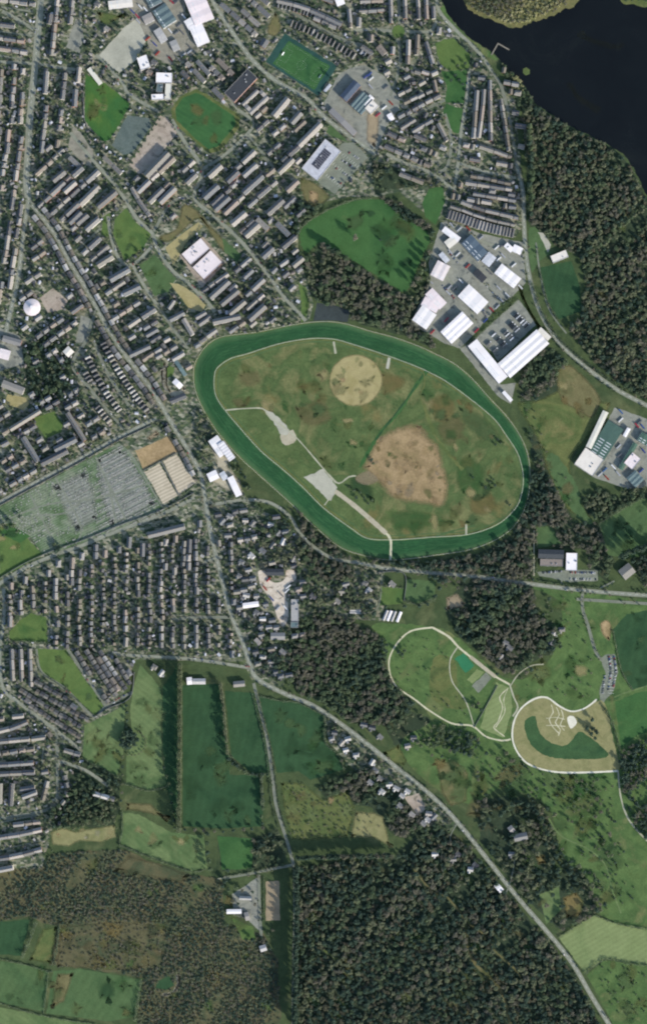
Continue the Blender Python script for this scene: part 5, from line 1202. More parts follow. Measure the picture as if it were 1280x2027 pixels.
# long streets left of the racecourse
row('262,372 276,398 297,428', l=28, w=8, wall='wall', roofs='buff grey'); row('206,311 243,347', l=25, w=8, roofs='buff grey'); row('138,312 158,330', l=24, w=9)
for tx, off in (('76,420 110,465 142,525 170,570 200,625 240,692 290,756 318,800', 12), ('76,420 110,465 142,525 170,570 200,625 240,692 290,756 318,800', -12), ('340,838 372,890 396,936', 13)):
    row(tx, 'semi', 13, 9, 3, off=off, jit=.6, roofs='slate grey brown pale')
for tx in ('190,630 220,690 255,750 300,812', '160,740 192,790 228,836', '180,700 210,760 245,810'):
    for off in (8, -9): row(tx, 'semi', 8, 11, 2.2, flip=True, off=off, jit=.5, roofs='grey pale slate buff')
row('216,660 250,716 286,770', 'semi', 8, 11, 2.2, flip=True, jit=.5, roofs='grey slate pale'); row('232,652 268,712 300,764', 'semi', 9, 9, 2.5, jit=.5)
for tx in ('-6,1448 26,1440 56,1428', '-6,1468 60,1462', '-6,1514 84,1508', '-6,1532 70,1528', '-6,1620 40,1613 82,1602', '-6,1658 40,1651 84,1641', '-6,1700 40,1692 84,1680'): row(tx, l=24, w=9.5, gap=1.5, roofs='buff grey slate grey', houses=4)
# columns of terraces in the lower left
for k, x in enumerate(range(20, 470, 23)):
    top = 1168-(x-20)*.36 if x < 330 else 1062; bot = 1288 if x > 110 else 1246
    if x < 120: top = max(top, 1136)
    xx = x; 
    for y0 in range(int(top)+8, bot-12, 56):
        row(f'{xx},{y0+R.randint(-3, 3)} {xx+R.randint(-2, 3)},{min(y0+50, bot-4)}', l=R.choice([9, 10, 14, 18]) if k % 3 == 1 else R.choice([8, 9, 10, 13]), w=8.4, gap=R.choice([3, 4, 6]), kind='terrace' if k % 3 == 1 else 'semi', prob=.9, roofs='grey slate brown grey buff slate', jit=1.2)
row('240,1288 480,1306', l=13, w=9, kind='semi', roofs='red buff brown grey', off=8, jit=.6, gap=3)
for x in (24, 42, 60): row(f'{x},{1284} {x+3},{1344+x//4}', l=20, w=8, roofs='buff grey slate')
for c in range(4): row(f'{24+c*15},{1372-c*8} {98+c*14},{1420-c*11} {172+c*6},{1466-c*18}', 'semi', 9, 8, 2.5, jit=.8, roofs='buff grey slate brown slate')
row('150,1290 185,1348 214,1392', 'semi', 10, 9, 3, off=-2, roofs='buff slate grey'); row('164,1290 196,1340 226,1384', 'semi', 10, 9, 3, off=-8, roofs='buff slate grey'); row('188,1294 240,1372', 'semi', 11, 8, 3, off=-12, roofs='grey slate pale'); row('224,1306 258,1366', 'semi', 11, 8, 3, off=-6, roofs='grey slate buff')
row('122,1535 128,1560 124,1580 112,1596', 'semi', 13, 9, 6, off=-6, roofs='buff grey'); row('128,1484 160,1494', 'semi', 18, 9); row('90,1440 110,1470', 'semi', 12, 9)
row('186,1570 228,1582', 'semi', 16, 9, roofs='pale grey'); row('95,1545 84,1590', 'semi', 12, 9)
# houses of the roadside village and scattered cottages
for v in '''662,1450 648,1446 656,1462 676,1470 684,1484 668,1478 690,1440 704,1452 712,1468 736,1440 752,1458 718,1484 704,1494 712,1500 736,1508 742,1524 730,1516 752,1540 770,1552 784,1560 806,1566 812,1578 762,1546 848,1610 858,1616 846,1622 822,1598 795,1575 688,1462 720,1434 818,1460 806,1476 836,1590
470,1690 486,1696 478,1704 462,1684 494,1712 560,1290 520,1300 510,1270 516,1240 536,1310 546,1330 530,1345 524,1180 488,1178 498,1160 508,1212 520,1225 560,1160 548,1172
440,1032 455,1022 452,1060 466,1074 486,1030 500,1036 536,1038 550,1054 560,1072 540,1080 463,1100 478,1112 498,1100 520,1090 580,1106 455,1130 474,1140 492,1128 500,1145 684,1156 722,1154 676,1170 730,1168 776,1156 768,1148 784,1168 668,1190 620,1180 600,1180 900,1186 890,1200 1000,1272 1008,1282 990,1300 1096,1252 1110,1246 1090,1270 470,1250 500,1345
860,1690 896,1700 906,1690 930,1720 940,1712 1030,1780 1012,1690 300,1345 312,1352 320,1332 290,1332 306,1320'''.split():
    x, y = map(float, v.split(',')); house('detached', x, y, D(R.choice([-38, 52, -35, 10, -5])+R.uniform(-8, 8)), R.uniform(10.5, 14), R.uniform(8, 9.5), 5.2, 3, rroof('grey grey buff slate pale slate') if y < 1400 else rroof('pale grey buff slate pale'), 'wall', R.choice([0, 0, 3]), 1, 2, m=0)
def zone(txt, ang, pitch, kinds, street=True, prob=.92, first=0, gap=3, jit=.6, roofs='slate grey brown buff grey slate'):
    poly = S(txt); a = D(ang); ux, uy = math.cos(a), -math.sin(a); vx, vy = math.sin(a), math.cos(a)
    cx = sum(p[0] for p in poly)/len(poly); cy = sum(p[1] for p in poly)/len(poly)
    rng = max(math.dist(p, (cx, cy)) for p in poly); n = int(rng/pitch)+1
    if street:
        for k in range(-n, n+1):
            if k % 2: continue
            run = []
            o = first+(k+.5)*pitch
            for j in range(int(-rng), int(rng), 4):
                p = (cx+ux*j+vx*o, cy+uy*j+vy*o)
                ok = inside(p, poly) and 0 <= p[0] < W and 0 <= p[1] < H and FREE[int(p[1]), int(p[0])]
                if ok: run.append(p)
                if (not ok or j+4 >= rng) and run:
                    if len(run) > 12: road(run, 3.8, 'asphaltd', False, 'road', sm=False, jit=.3)
                    run = []
    for k in range(-n, n+1):
        o = first+k*pitch+(2 if k % 2 == 0 else -2) + (0 if not street else 0)
        if street: o = first+k*pitch+(1.5 if k % 2 else -1.5)
        t = -rng
        while t < rng:
            kd = R.choice(kinds)
            l, w = {'T': (R.uniform(18, 30), 9), 'S': (R.uniform(12.5, 15), 9), 'D': (R.uniform(10, 13), 9), 'F': (8, R.uniform(9, 12)), 'B': (R.uniform(26, 42), 11)}[kd]
            x, y = cx+ux*(t+l/2)+vx*o, cy+uy*(t+l/2)+vy*o
            x += R.uniform(-jit, jit); y += R.uniform(-jit, jit)
            if inside((x, y), poly) and R.random() < prob:
                kind = {'T': 'terrace', 'S': 'semi', 'D': 'detached', 'F': 'semi', 'B': 'housing_block'}[kd]
                aa = a+R.uniform(-.03, .03)
                if kd == 'F': house(kind, x, y, aa+math.pi/2, w, l, 5, 3, rroof(roofs), R.choice(['wall', 'brick']), 0, 1)
                else: house(kind, x, y, aa, l, w, 9 if kd == 'B' else 6.2, 3.4, rroof(roofs), R.choice(['wall', 'wall', 'brick']), R.choice([0, 0, 3.5]) if kd in 'SD' else 0, max(1, int(l/7)), 2 if kd == 'D' else 0)
            t += l+gap
zone('-10,-10 68,-10 66,118 -10,118', -8, 24, 'TSS')
zone('-10,132 62,132 56,250 -10,250', 86, 22, 'SSD', False, .88, jit=1.5)
zone('-10,250 54,250 42,480 20,590 -10,600', 82, 22, 'SSTD', False, .85, jit=1.5)
zone('60,690 140,690 110,840 60,830', 30, 26, 'D', False, .4)
zone('92,-10 160,-10 130,100 160,140 150,300 80,300', 84, 26, 'TSD', False, .8)
zone('70,290 150,300 240,400 230,500 160,540 80,420', 42, 25, 'TSSB', True, .85)
zone('60,430 100,470 190,630 150,730 40,640', 35, 25, 'SSDT', False, .75)
zone('120,460 215,420 235,520 300,590 330,680 318,760 240,680', 33, 25, 'SSTF', False, .9)
zone('0,735 70,840 150,740 240,850 200,880 100,935 0,985', 30, 24, 'SSD', False, .75)
zone('-10,560 40,600 20,660 -10,700', 80, 22, 'SD', False)
zone('170,10 300,0 340,120 260,180 190,110', -35, 26, 'D', False, .5)
zone('340,90 420,90 470,140 440,200 380,180 345,210', -45, 24, 'TD', False, .8)
zone('415,-10 560,-10 560,60 520,110 440,30', -42, 22, 'TSSD', False, .85)
zone('560,-10 700,-10 690,70 560,20', -22, 22, 'TSS', False, .85)
zone('690,-10 870,-10 870,70 760,130 700,110', 86, 22, 'TSS', False, .85)
zone('740,110 880,120 885,210 780,260 765,300 790,200', 28, 22, 'SSTD', False, .85)
zone('760,210 900,200 890,350 770,320', -24, 22, 'SSTF', False, .9)
zone('895,130 1030,130 1036,440 885,410', -10, 20, 'SSTF', False, .9)
zone('270,230 360,230 420,300 430,470 360,470 260,390', 43, 26, 'TBS', False, .8)
zone('430,200 600,200 600,440 590,640 430,660 400,440', 42, 25, 'TBSS', False, .8)
zone('400,560 600,500 620,640 400,680', 36, 24, 'TS', False, .8)
zone('300,600 400,560 400,700 330,720', 30, 24, 'TS', False, .8)
zone('310,640 385,700 385,790 330,800 250,700', 30, 24, 'SST', False, .75)
zone('-10,1165 100,1130 110,1240 -10,1240', 88, 23, 'TS', False, .9)
zone('90,1110 440,1020 480,1300 100,1290', 88, 23, 'SST', False, .95)
zone('-10,1240 72,1270 90,1360 60,1400 -10,1370', 86, 20, 'TS', False, .9)
zone('20,1350 80,1340 190,1420 170,1500 130,1470', -38, 17, 'SSF', False, .95, roofs='buff grey slate brown slate')
zone('140,1290 268,1300 262,1370 215,1400', -58, 18, 'SS', False, .95, roofs='buff grey slate brown slate')
zone('-10,1380 60,1400 120,1470 110,1600 -10,1700', 8, 24, 'TSS', False, .85)
zone('468,1112 600,1118 600,1262 520,1262 470,1215', 8, 17, 'SDDF', False, .8, jit=2, roofs='grey slate buff slate grey brown')
zone('405,1000 600,1010 590,1240 570,1350 490,1330 430,1110', 10, 28, 'SD', False, .45)
zone('870,430 1030,480 1030,570 880,500', -28, 26, 'D', False, .25)
zone('640,1420 860,1580 840,1640 640,1480', -38, 24, 'D', False, .4, roofs='pale grey buff')

# build them: the ones that show largest are things of their own, the rest of a kind is one mass
KN = {'housing_block': ('housing_block', 'housing block', 'housing block', 'long housing blocks'), 'terrace': ('terrace_of_houses', 'terrace', 'terrace', 'terraces in the town streets'),
      'semi': ('semi_detached_house', 'house', 'small house', 'small houses in the town streets'), 'detached': ('detached_house', 'house', 'detached house', 'detached houses in their gardens')}
CH = {}
def shape(d, T, wall, roof, chim, wing):
    l, w, h, rh = d['l'], d['w'], d['h'], d['rh']
    wall.gable_wall(T, l, w, h, rh, M[d['wall']]) if not d['hip'] else wall.prism([T(x, y, 0)[:2] for x, y in ((-l/2, -w/2), (l/2, -w/2), (l/2, w/2), (-l/2, w/2))], 0, d['h'], M[d['wall']])
    roof.gable_roof(T, l, w, h, rh, ROOF[d['roof']], .35, d['hip'])
    n = max(1, d['n'] if d['kind'] != 'detached' else 1)
    for k in range(min(n, 8)):
        x = -l/2+l*(k+.5)/n if n > 1 else l*.22
        c = chim(); b = [T(x+a, y, 0)[:2] for a, y in ((-.75, -.45), (.75, -.45), (.75, .45), (-.75, .45))]
        c.prism(b, h+rh-.5, h+rh+1.1, M['chim'])
    if d['wing']:
        if d['wing'] == 1:
            for k in range(n):
                x = -l/2+l*(k+.5)/n; wm = wing()
                T2 = lambda a, b, c, x=x: T(x-b*1.0, -w/2-4.5+a, c)
                wm.gable_wall(T2, 8.8, 3.4, h*.7, 1.5, M[d['wall']]); wm.gable_roof(T2, 8.8, 3.4, h*.7, 1.5, ROOF['slate'], .15)
        else:
            wm = wing(); x = -l*.18
            T2 = lambda a, b, c: T(x-b, -w/2-1.8+a, c)
            wm.gable_wall(T2, 4.0, 5.0, h*.82, 2.1, M[d['wall']]); wm.gable_roof(T2, 4.4, 5.0, h*.82, 2.1, ROOF[d['roof']], .25)
by = {}
for d in HS:
    if -25 < d['x'] < W+25 and -25 < d['y'] < H+25: by.setdefault(d['kind'], []).append(d)
for kind, L in by.items():
    L = [d for d in L if 4 < d['x'] < W-4 and 4 < d['y'] < H-4] + [d for d in L if not (4 < d['x'] < W-4 and 4 < d['y'] < H-4)]
    nm, cat, noun, grp = KN[kind]
    tails = rank_all([(kind, d['x'], d['y']) for d in L])
    cand = [i for i, d in enumerate(L) if 4 < d['x'] < W-4 and 4 < d['y'] < H-4]
    cand.sort(key=lambda i: (-round(L[i]['l']*L[i]['w']/70), tails[i][0]))
    one = set(cand[:300]); rest = MB()
    for i, d in enumerate(L):
        if i in one:
            x, y = P(d['x'], d['y']); t = empty(nm, x, y, 0, d['ang'])
            tag(t, f"{ROOFWORD[d['roof']]} {noun}, {tails[i][1]}", cat, grp)
            wl, rf, cl, wg = MB(), MB(), [], []
            def nc(): cl.append(MB()); return cl[-1]
            def nw(): wg.append(MB()); return wg[-1]
            shape(d, TR(), wl, rf, nc, nw)
            wl.build('wall', t); r_ = rf.build('roof', t)
            for c in cl:
                key = 'c%.2f,%.2f,%.2f' % c.v[0]
                if key not in CH: CH[key] = c.mesh('chimney')
                link('chimney', CH[key], r_)
            for g in wg: g.build('rear_wing', t)
        else:
            shape(d, TR(*P(d['x'], d['y']), d['ang']), rest, rest, lambda: rest, lambda: rest)
    if rest.f: tag(rest.build(nm + '_rows'), f'the many other {noun}s packed along the town streets', cat, kind='stuff')
print('HOUSES', {k: len(v) for k, v in by.items()})
# sheds in the gardens
cnt = 0; sh = {}; SHED = []
URB = [S(t) for t in ('0,0 420,0 540,0 870,0 1020,200 1036,440 760,330 600,400 600,640 390,690 300,760 420,1000 300,820 60,960 0,980', '0,1170 440,1030 480,1300 270,1300 180,1480 100,1700 0,1700', '420,1000 590,1060 600,1200 560,1340 500,1340 430,1110')]
tr_ = 0
while cnt < 1400 and tr_ < 40000:
    tr_ += 1
    x, y = R.uniform(2, 1040), R.uniform(2, 1700)
    if not any(inside((x, y), u) for u in URB): continue
    a = R.uniform(0, 3.14)
    ss = R.choice([1, 1, 1.3, 1.7])
    if not isfree(rect(x, y, 4.4*ss, 3.2*ss, -a)): continue
    block(rect(x, y, 4.4*ss, 3.2*ss, -a)); cnt += 1; SHED.append((x, y, a, R.choice(['pale', 'grey', 'grey', 'lgrey', 'buff', 'slate', 'dark', 'brown']), ss))
SHED.sort(key=lambda s: -s[4]); srest = MB(); SHED = [s for s in SHED if s[4] > 1.5][:300] + [s for s in SHED if s[4] <= 1.5] if sum(s[4] > 1.5 for s in SHED) >= 300 else SHED
NS = min(300, sum(s[4] > 1.5 for s in SHED))
for ii, ((x, y, a, rf, ss), (k, tl)) in enumerate(zip(SHED, rank_all([('shed', s[0], s[1]) for s in SHED[:NS]] + [('small', s[0], s[1]) for s in SHED[NS:]]))):
    if ii >= NS:
        T = TR(*P(x, y), a, .1); srest.gable_wall(T, 4.2*ss, 3*ss, 2.4, .7, M['wood']); srest.gable_roof(T, 4.2*ss, 3*ss, 2.4, .7, ROOF[rf], .2); continue
    if rf not in sh:
        m1, m2 = MB(), MB(); m1.gable_wall(TR(), 4.2, 3, 2.3, .7, M['wood']); m2.gable_roof(TR(), 4.2, 3, 2.3, .7, ROOF[rf], .2); sh[rf] = (m1.mesh('wall'), m2.mesh('roof'))
    t = empty('garden_shed', *P(x, y), .1, a); t.scale = (ss, ss, 1.1); tag(t, f'large garden shed, {tl}', 'shed', 'garden sheds behind the houses')
    link('wall', sh[rf][0], t); link('roof', sh[rf][1], t)
tag(srest.build('garden_sheds'), 'the many other small sheds and garages in the town gardens', 'sheds', kind='stuff')
# ------------------------------------------------------------------ trees
def crown_mesh(kind, seed):
    r = random.Random(seed); mb = MB(); m = LEAF[kind]
    def leaf(p, n, s, s2=None):
        s2 = s2 or s
        n = Vector(n).normalized(); t = n.orthogonal().normalized(); t.rotate(__import__('mathutils').Quaternion(n, r.uniform(0, 6.28))); b = n.cross(t)
        p = Vector(p); mb.quad([tuple(p-t*s-b*s2*.6), tuple(p+t*s-b*s2*.7), tuple(p+t*s*.8+b*s2*.7), tuple(p-t*s*.7+b*s2*.6)], m)
    rv = lambda: Vector((r.gauss(0, 1), r.gauss(0, 1), r.gauss(0, 1))).normalized()
    tall = {'dark': 5.2, 'green': 4.4, 'olive': 3.8, 'bare': 4.4, 'brown': 3.0, 'yellow': 3.0, 'hedge': 4}[kind]
    base = {'brown': 3.2, 'yellow': 3.2}.get(kind, 7.2)
    lobes = [(Vector((0, 0, base)), 2.9)]
    for k in range(11):
        d = rv(); q = r.uniform(.45, .8)
        lobes.append((Vector((d.x*5*q, d.y*5*q, base+d.z*tall*q)), r.uniform(1.3, 2.3)))
    for c, rad in lobes:
        n = int(13*rad*(1.0 if kind != 'bare' else 1.5))
        for k in range(n):
            d = rv()
            if d.z < -.55: d.z *= -1
            p = c + Vector((d.x*rad, d.y*rad, d.z*rad*.8))*r.uniform(.7, 1.08)
            nn = d*.9 + Vector((0, 0, .25)) + rv()*.55
            if kind == 'bare': leaf(p, nn, r.uniform(.7, 1.3), r.uniform(.12, .3))
            else: leaf(p, nn, r.uniform(.45, .95))
    return mb.mesh('crown')
def trunk_mesh(kind, seed):
    r = random.Random(seed); mb = MB(); base = {'brown': 3.2, 'yellow': 3.2}.get(kind, 7.2)
    def limb(a, b, ra, rb, n=6):
        a, b = Vector(a), Vector(b); d = (b-a).normalized(); t = d.orthogonal().normalized(); u = d.cross(t); i = len(mb.v); k0 = mb.mat(M['bark'])
        for p, rr in ((a, ra), (b, rb)):
            for k in range(n): q = p + t*rr*math.cos(k*6.2832/n) + u*rr*math.sin(k*6.2832/n); mb.v.append(tuple(q))
        for k in range(n): j = (k+1) % n; mb.f.append((i+k, i+j, i+n+j, i+n+k)); mb.mi.append(k0)
    top = (r.uniform(-.3, .3), r.uniform(-.3, .3), base*.75)
    limb((0, 0, -.3), top, .38, .26)
    for k in range(6):
        a = k*1.05+r.uniform(-.3, .3); rr = r.uniform(2, 3.4); limb((top[0], top[1], base*r.uniform(.5, .75)), (rr*math.cos(a), rr*math.sin(a), base+r.uniform(-.6, 2.2)), .17, .05, 5)
    limb(top, (0, 0, base+3), .24, .05, 5)
    return mb.mesh('trunk')
KINDS = ['green', 'dark', 'olive', 'bare', 'brown', 'yellow']
PR = {k: [(crown_mesh(k, 10*i+s), trunk_mesh(k, 10*i+s)) for s in range(3)] for i, k in enumerate(KINDS)}
LOOK = {'green': 'leafy green', 'dark': 'dark evergreen', 'olive': 'pale olive-green', 'bare': 'bare grey-brown', 'brown': 'brown scrubby', 'yellow': 'yellow-green'}
TREES = []; SRC = {}
def tree(x, y, kind, dia, label=None, group=None, hs=1.0):
    TREES.append((x, y, kind, dia, label, group, hs))
def plant(x, y, kind, dia, label, group, hs, s):
    nm = 'tree' if kind not in ('brown', 'yellow') else 'bush'
    t = empty(nm, *P(x, y), 0, R.uniform(0, 6.28)); t.scale = (dia/10, dia/10, dia/10*hs); tag(t, label, nm, group)
    c = link('crown', PR[kind][s][0], t); k = link('trunk', PR[kind][s][1], t)
    SRC.setdefault((kind, s), (c, k))
def trow(txt, n, kinds, dia, phrase, group, jit=1.2, hs=1.0, a='top', b=None):
    q = resamp_open(smooth(S(txt), False, 4), n)
    for i, p in enumerate(q):
        k = R.choice(kinds.split()); d = dia*R.uniform(.85, 1.15)
        tree(p[0]+R.uniform(-jit, jit), p[1]+R.uniform(-jit, jit), k, d, f'{LOOK[k]} tree, {ordp(i)} from the {a} {phrase}', group, hs)
def resamp_open(p, n):
    L = [0]
    for u, v in zip(p, p[1:]): L.append(L[-1]+math.dist(u, v))
    out = []; j = 0
    for i in range(n):
        t = L[-1]*i/max(1, n-1)
        while j < len(L)-2 and L[j+1] < t: j += 1
        f = (t-L[j])/((L[j+1]-L[j]) or 1); out.append((p[j][0]+(p[j+1][0]-p[j][0])*f, p[j][1]+(p[j+1][1]-p[j][1])*f))
    return out
trow('586,1718 587,1800 585,1900 583,2022', 60, 'dark', 13, 'in the long dark avenue beside the lane', 'avenue trees beside the lane', 1.0, 1.9)
trow('588,1696 660,1694 775,1692', 36, 'bare dark dark', 11, 'of the row above the big wood', 'row of trees above the big wood', 1, 1.95, 'left')
trow('366,160 345,190 322,228 290,275 260,322', 16, 'dark green dark', 7, 'of the dark row beside the blue-grey court', 'dark row beside the blue-grey court', 1, 1.0)
trow('1076,800 1090,880 1092,930', 6, 'dark bare', 9, 'of the row beyond the racecourse right bend', 'row beyond the racecourse right bend', 1.5, 1.1) if 0 else None
for i in range(24):
    a_, rr = i*2.4, 3.6*math.sqrt(i); k = R.choice(['dark', 'dark', 'dark', 'green'])
    tree(256+rr*math.cos(a_), 1463+rr*math.sin(a_), k, R.uniform(10, 13), None, 'trees of the round copse')
for i in range(12):
    a_ = -1.1+i*.27; tree(262+27*math.cos(a_), 1470+25*math.sin(a_), 'olive', 4.2, None, 'trees round the copse')
trow('1046,250 1048,340 1046,425', 16, 'dark dark green', 13, 'of the dark row beside the river road', 'dark row beside the river road', 2, 1.7)
trow('1226,1102 1245,1092 1262,1086 1282,1080', 12, 'dark', 14, 'of the tall row below the shadowed pond field', 'tall row below the shadowed pond field', 2, 2.3, 'left')
trow('990,1612 1012,1590 1040,1590 1066,1612 1078,1645', 14, 'dark green dark', 11, 'of the curved row sheltering the farmhouse', 'curved row sheltering the farmhouse', 2, 1.7, 'left')
tree(702, 472, 'bare', 14, 'large bare tree standing alone in the middle of the park', None, 1.5); tree(752, 475, 'dark', 6, 'small dark tree standing alone on the right half of the park')
for p in ((660, 498), (668, 502), (676, 508), (684, 512), (650, 492), (640, 488), (816, 565), (826, 552), (832, 540), (838, 525), (844, 512), (850, 500)): tree(*p, R.choice(['dark', 'bare', 'green']), R.uniform(11, 14), None, None, 1.4)
for p in ((1172, 1442), (1168, 1452), (1160, 1440), (1178, 1448), (1175, 1460), (1170, 1424), (800, 1288), (795, 1296), (788, 1290), (942, 1400), (950, 1404), (934, 1396), (946, 1392), (1068, 1298), (1076, 1290), (1086, 1262), (1096, 1268), (1050, 1325), (1040, 1330), (985, 1300), (1000, 1318), (978, 1290)):
    tree(*p, R.choice(['dark', 'green', 'dark', 'bare']), R.uniform(7, 11))
for p in ((975, 948), (968, 955), (960, 965), (978, 962), (935, 945), (984, 870), (990, 878), (980, 880), (735, 910), (738, 918), (1008, 1000), (690, 965), (700, 970), (712, 975), (720, 985), (735, 990), (728, 996), (705, 985)):
    tree(*p, R.choice(['dark', 'green']), R.uniform(5, 8), None, None, .8)
for p in ((18, 1030), (28, 1040), (14, 1044), (36, 1052), (108, 1078), (116, 1086), (122, 1082), (112, 1090), (40, 1022), (8, 1058)): tree(*p, R.choice(['dark', 'dark', 'green']), R.uniform(8, 12))
for p in ((1005, 1600), (1015, 1592), (1080, 1600), (1095, 1612), (1150, 1640), (1205, 1650), (1180, 1580), (1140, 1545), (1000, 1490), (985, 1500), (1010, 1505), (960, 1490), (905, 1470), (915, 1480), (890, 1460), (1020, 1530), (1060, 1560), (1195, 1790), (1180, 1800), (1080, 1790), (1090, 1770), (1060, 1750), (1150, 1760), (1175, 1740), (1040, 1740), (1030, 1720)):
    tree(*p, R.choice(['dark', 'green', 'olive', 'bare']), R.uniform(8, 12))
for p in ((905, 130), (912, 140), (900, 150), (908, 160), (915, 168), (892, 160), (920, 125), (925, 140)): tree(*p, R.choice(['dark', 'green']), R.uniform(7, 10))
for p in ((820, 1158), (830, 1200), (845, 1196), (860, 1180), (870, 1165), (868, 1150), (800, 1200), (850, 1140), (880, 1150)): tree(*p, 'dark', R.uniform(8, 12))
for p in ((446, 1742), (440, 1752), (452, 1760), (468, 1756), (480, 1762), (500, 1765), (460, 1782), (470, 1788), (505, 1790), (446, 1830), (500, 1860), (520, 1862), (530, 1848), (540, 1840)): tree(*p, R.choice(['dark', 'green', 'bare']), R.uniform(7, 11))
for i in range(24): tree(R.uniform(440, 545), R.uniform(1495, 1545), 'dark', 6, None, None) if 0 else None
trow('452,1500 470,1520 500,1532 532,1533', 9, 'dark green dark', 9, 'of the row below the hedged triangle field', 'row below the hedged triangle field', 2, 1.0, 'left')
trow('515,1540 520,1580 518,1630', 7, 'dark green', 8, 'of the row right of the lower dark pasture', 'row right of the lower dark pasture', 1.5)
trow('366,1640 420,1644 470,1642 520,1638', 9, 'dark bare', 8, 'of the row below the large dark pasture', 'row below the large dark pasture', 1.5, 1, 'left')
trow('322,1500 336,1560 348,1640', 9, 'dark green', 8, 'of the shaded row on the dark strip', 'shaded row on the dark strip', 2)
trow('410,1650 412,1690 418,1720', 5, 'dark green', 11, 'of the row right of the pale lower pasture', 'row right of the pale lower pasture', 1.5, 1.3)
trow('244,1500 242,1560 238,1600', 7, 'dark bare olive', 7, 'of the row right of the lower left thicket', 'row below the copse', 1.5)
trow('250,1395 252,1420 250,1440', 4, 'dark', 7, 'of the short row above the round copse', 'short row above the round copse', 1)
# town trees fill the gardens left free
extra = []
for n_, tx, kinds in ((2600, '0,0 420,0 540,0 870,0 1020,200 1036,440 760,330 600,400 600,640 390,690 300,760 420,1000 300,820 60,960 0,980', 'green dark bare green'), (700, '0,1170 440,1030 480,1300 270,1300 180,1480 100,1700 0,1700', 'green dark bare'),
               (420, '405,1000 590,1010 700,1110 760,1140 740,1230 600,1230 570,1350 500,1340 430,1110', 'green dark olive dark'), (170, '630,1415 700,1450 860,1570 1000,1740 960,1740 800,1610 650,1500', 'green dark olive'),
               (90, '380,800 440,850 500,960 470,1000 410,990 390,900', 'dark green bare'), (60, '800,440 1040,500 1020,590 900,690 820,640', 'dark green'), (120, '1060,1160 1110,1200 1100,1300 1010,1345 1000,1500 1210,1540 1225,1800 1120,1700 850,1500', 'green dark olive')):
    poly = S(tx); k = 0; tries = 0
    xs = [p[0] for p in poly]; ys = [p[1] for p in poly]
    while k < n_ and tries < n_*40:
        tries += 1
        x, y = R.uniform(min(xs), max(xs)), R.uniform(min(ys), max(ys))
        if not (0 < x < W and 0 < y < H) or not inside((x, y), poly) or not FREE[int(y), int(x)]: continue
        d = R.choice([2.5, 3, 3, 4, 5, 6, 6, 7, 8, 9]); h_ = d*.22
        if not isfree([(x-h_, y-h_), (x+h_, y-h_), (x+h_, y+h_), (x-h_, y+h_)]): continue
        k += 1; extra.append((x, y, R.choice(kinds.split()), d))
for w_ in range(len(MAINR)):
    q_ = smooth(S(MAINR[w_][0]), False, 9); wd_ = MAINR[w_][1]/2+1.2
    for a_, b_ in zip(q_, q_[1:]):
        for s_ in (-1, 1):
            if R.random() < (.3 if w_ < 4 else .45) and 0 < a_[0] < W and 0 < a_[1] < H:
                d_ = math.dist(a_, b_) or 1; extra.append((a_[0]-(b_[1]-a_[1])/d_*wd_*s_, a_[1]+(b_[0]-a_[0])/d_*wd_*s_, R.choice(['green', 'dark', 'bare', 'olive']), R.uniform(3, 7)))
for tx_, w_ in MINOR:
    q_ = smooth(S(tx_), False, 8)
    for a_, b_ in zip(q_, q_[1:]):
        for s_ in (-1, 1):
            if R.random() < .28 and 0 < a_[0] < W and 0 < a_[1] < H:
                d_ = math.dist(a_, b_) or 1; e_ = w_*.39+1.0; extra.append((a_[0]-(b_[1]-a_[1])/d_*e_*s_, a_[1]+(b_[0]-a_[0])/d_*e_*s_, R.choice(['green', 'dark', 'bare', 'olive']), R.uniform(2.5, 6)))
extra.sort(key=lambda t: -t[3])
nx = max(0, 300-len(TREES))
ind = TREES + [(x, y, k, d, None, None, 1.0) for x, y, k, d in extra[:nx]]
tails = rank_all([('tree', t[0], t[1]) for t in ind])
for i, t in enumerate(ind):
    x, y, k, d, lb, gp, hs = t
    plant(x, y, k, d, lb or f"large {LOOK[k]} {'tree' if k not in ('brown', 'yellow') else 'bush'}, {tails[i][1]}", gp or 'trees standing apart', hs, i % 3)
# a few bushes as things of their own
BUS = [(925, 8, 'yellow'), (945, 20, 'yellow'), (968, 30, 'yellow'), (1000, 40, 'yellow'), (1060, 30, 'yellow'), (1090, 18, 'yellow'), (150, 1850, 'brown'), (200, 1842, 'brown'), (260, 1860, 'brown'), (180, 1890, 'brown'), (240, 1900, 'brown'), (300, 1880, 'brown')]
for i, ((x, y, k), (r_, tl)) in enumerate(zip(BUS, rank_all([('bush', b[0], b[1]) for b in BUS]))): plant(x, y, k, 7, f'{LOOK[k]} bush, {tl}', 'bushes standing apart', .9, i % 3)
for k in KINDS:
    for s in range(3):
        if (k, s) not in SRC: print('NO SRC', k, s)
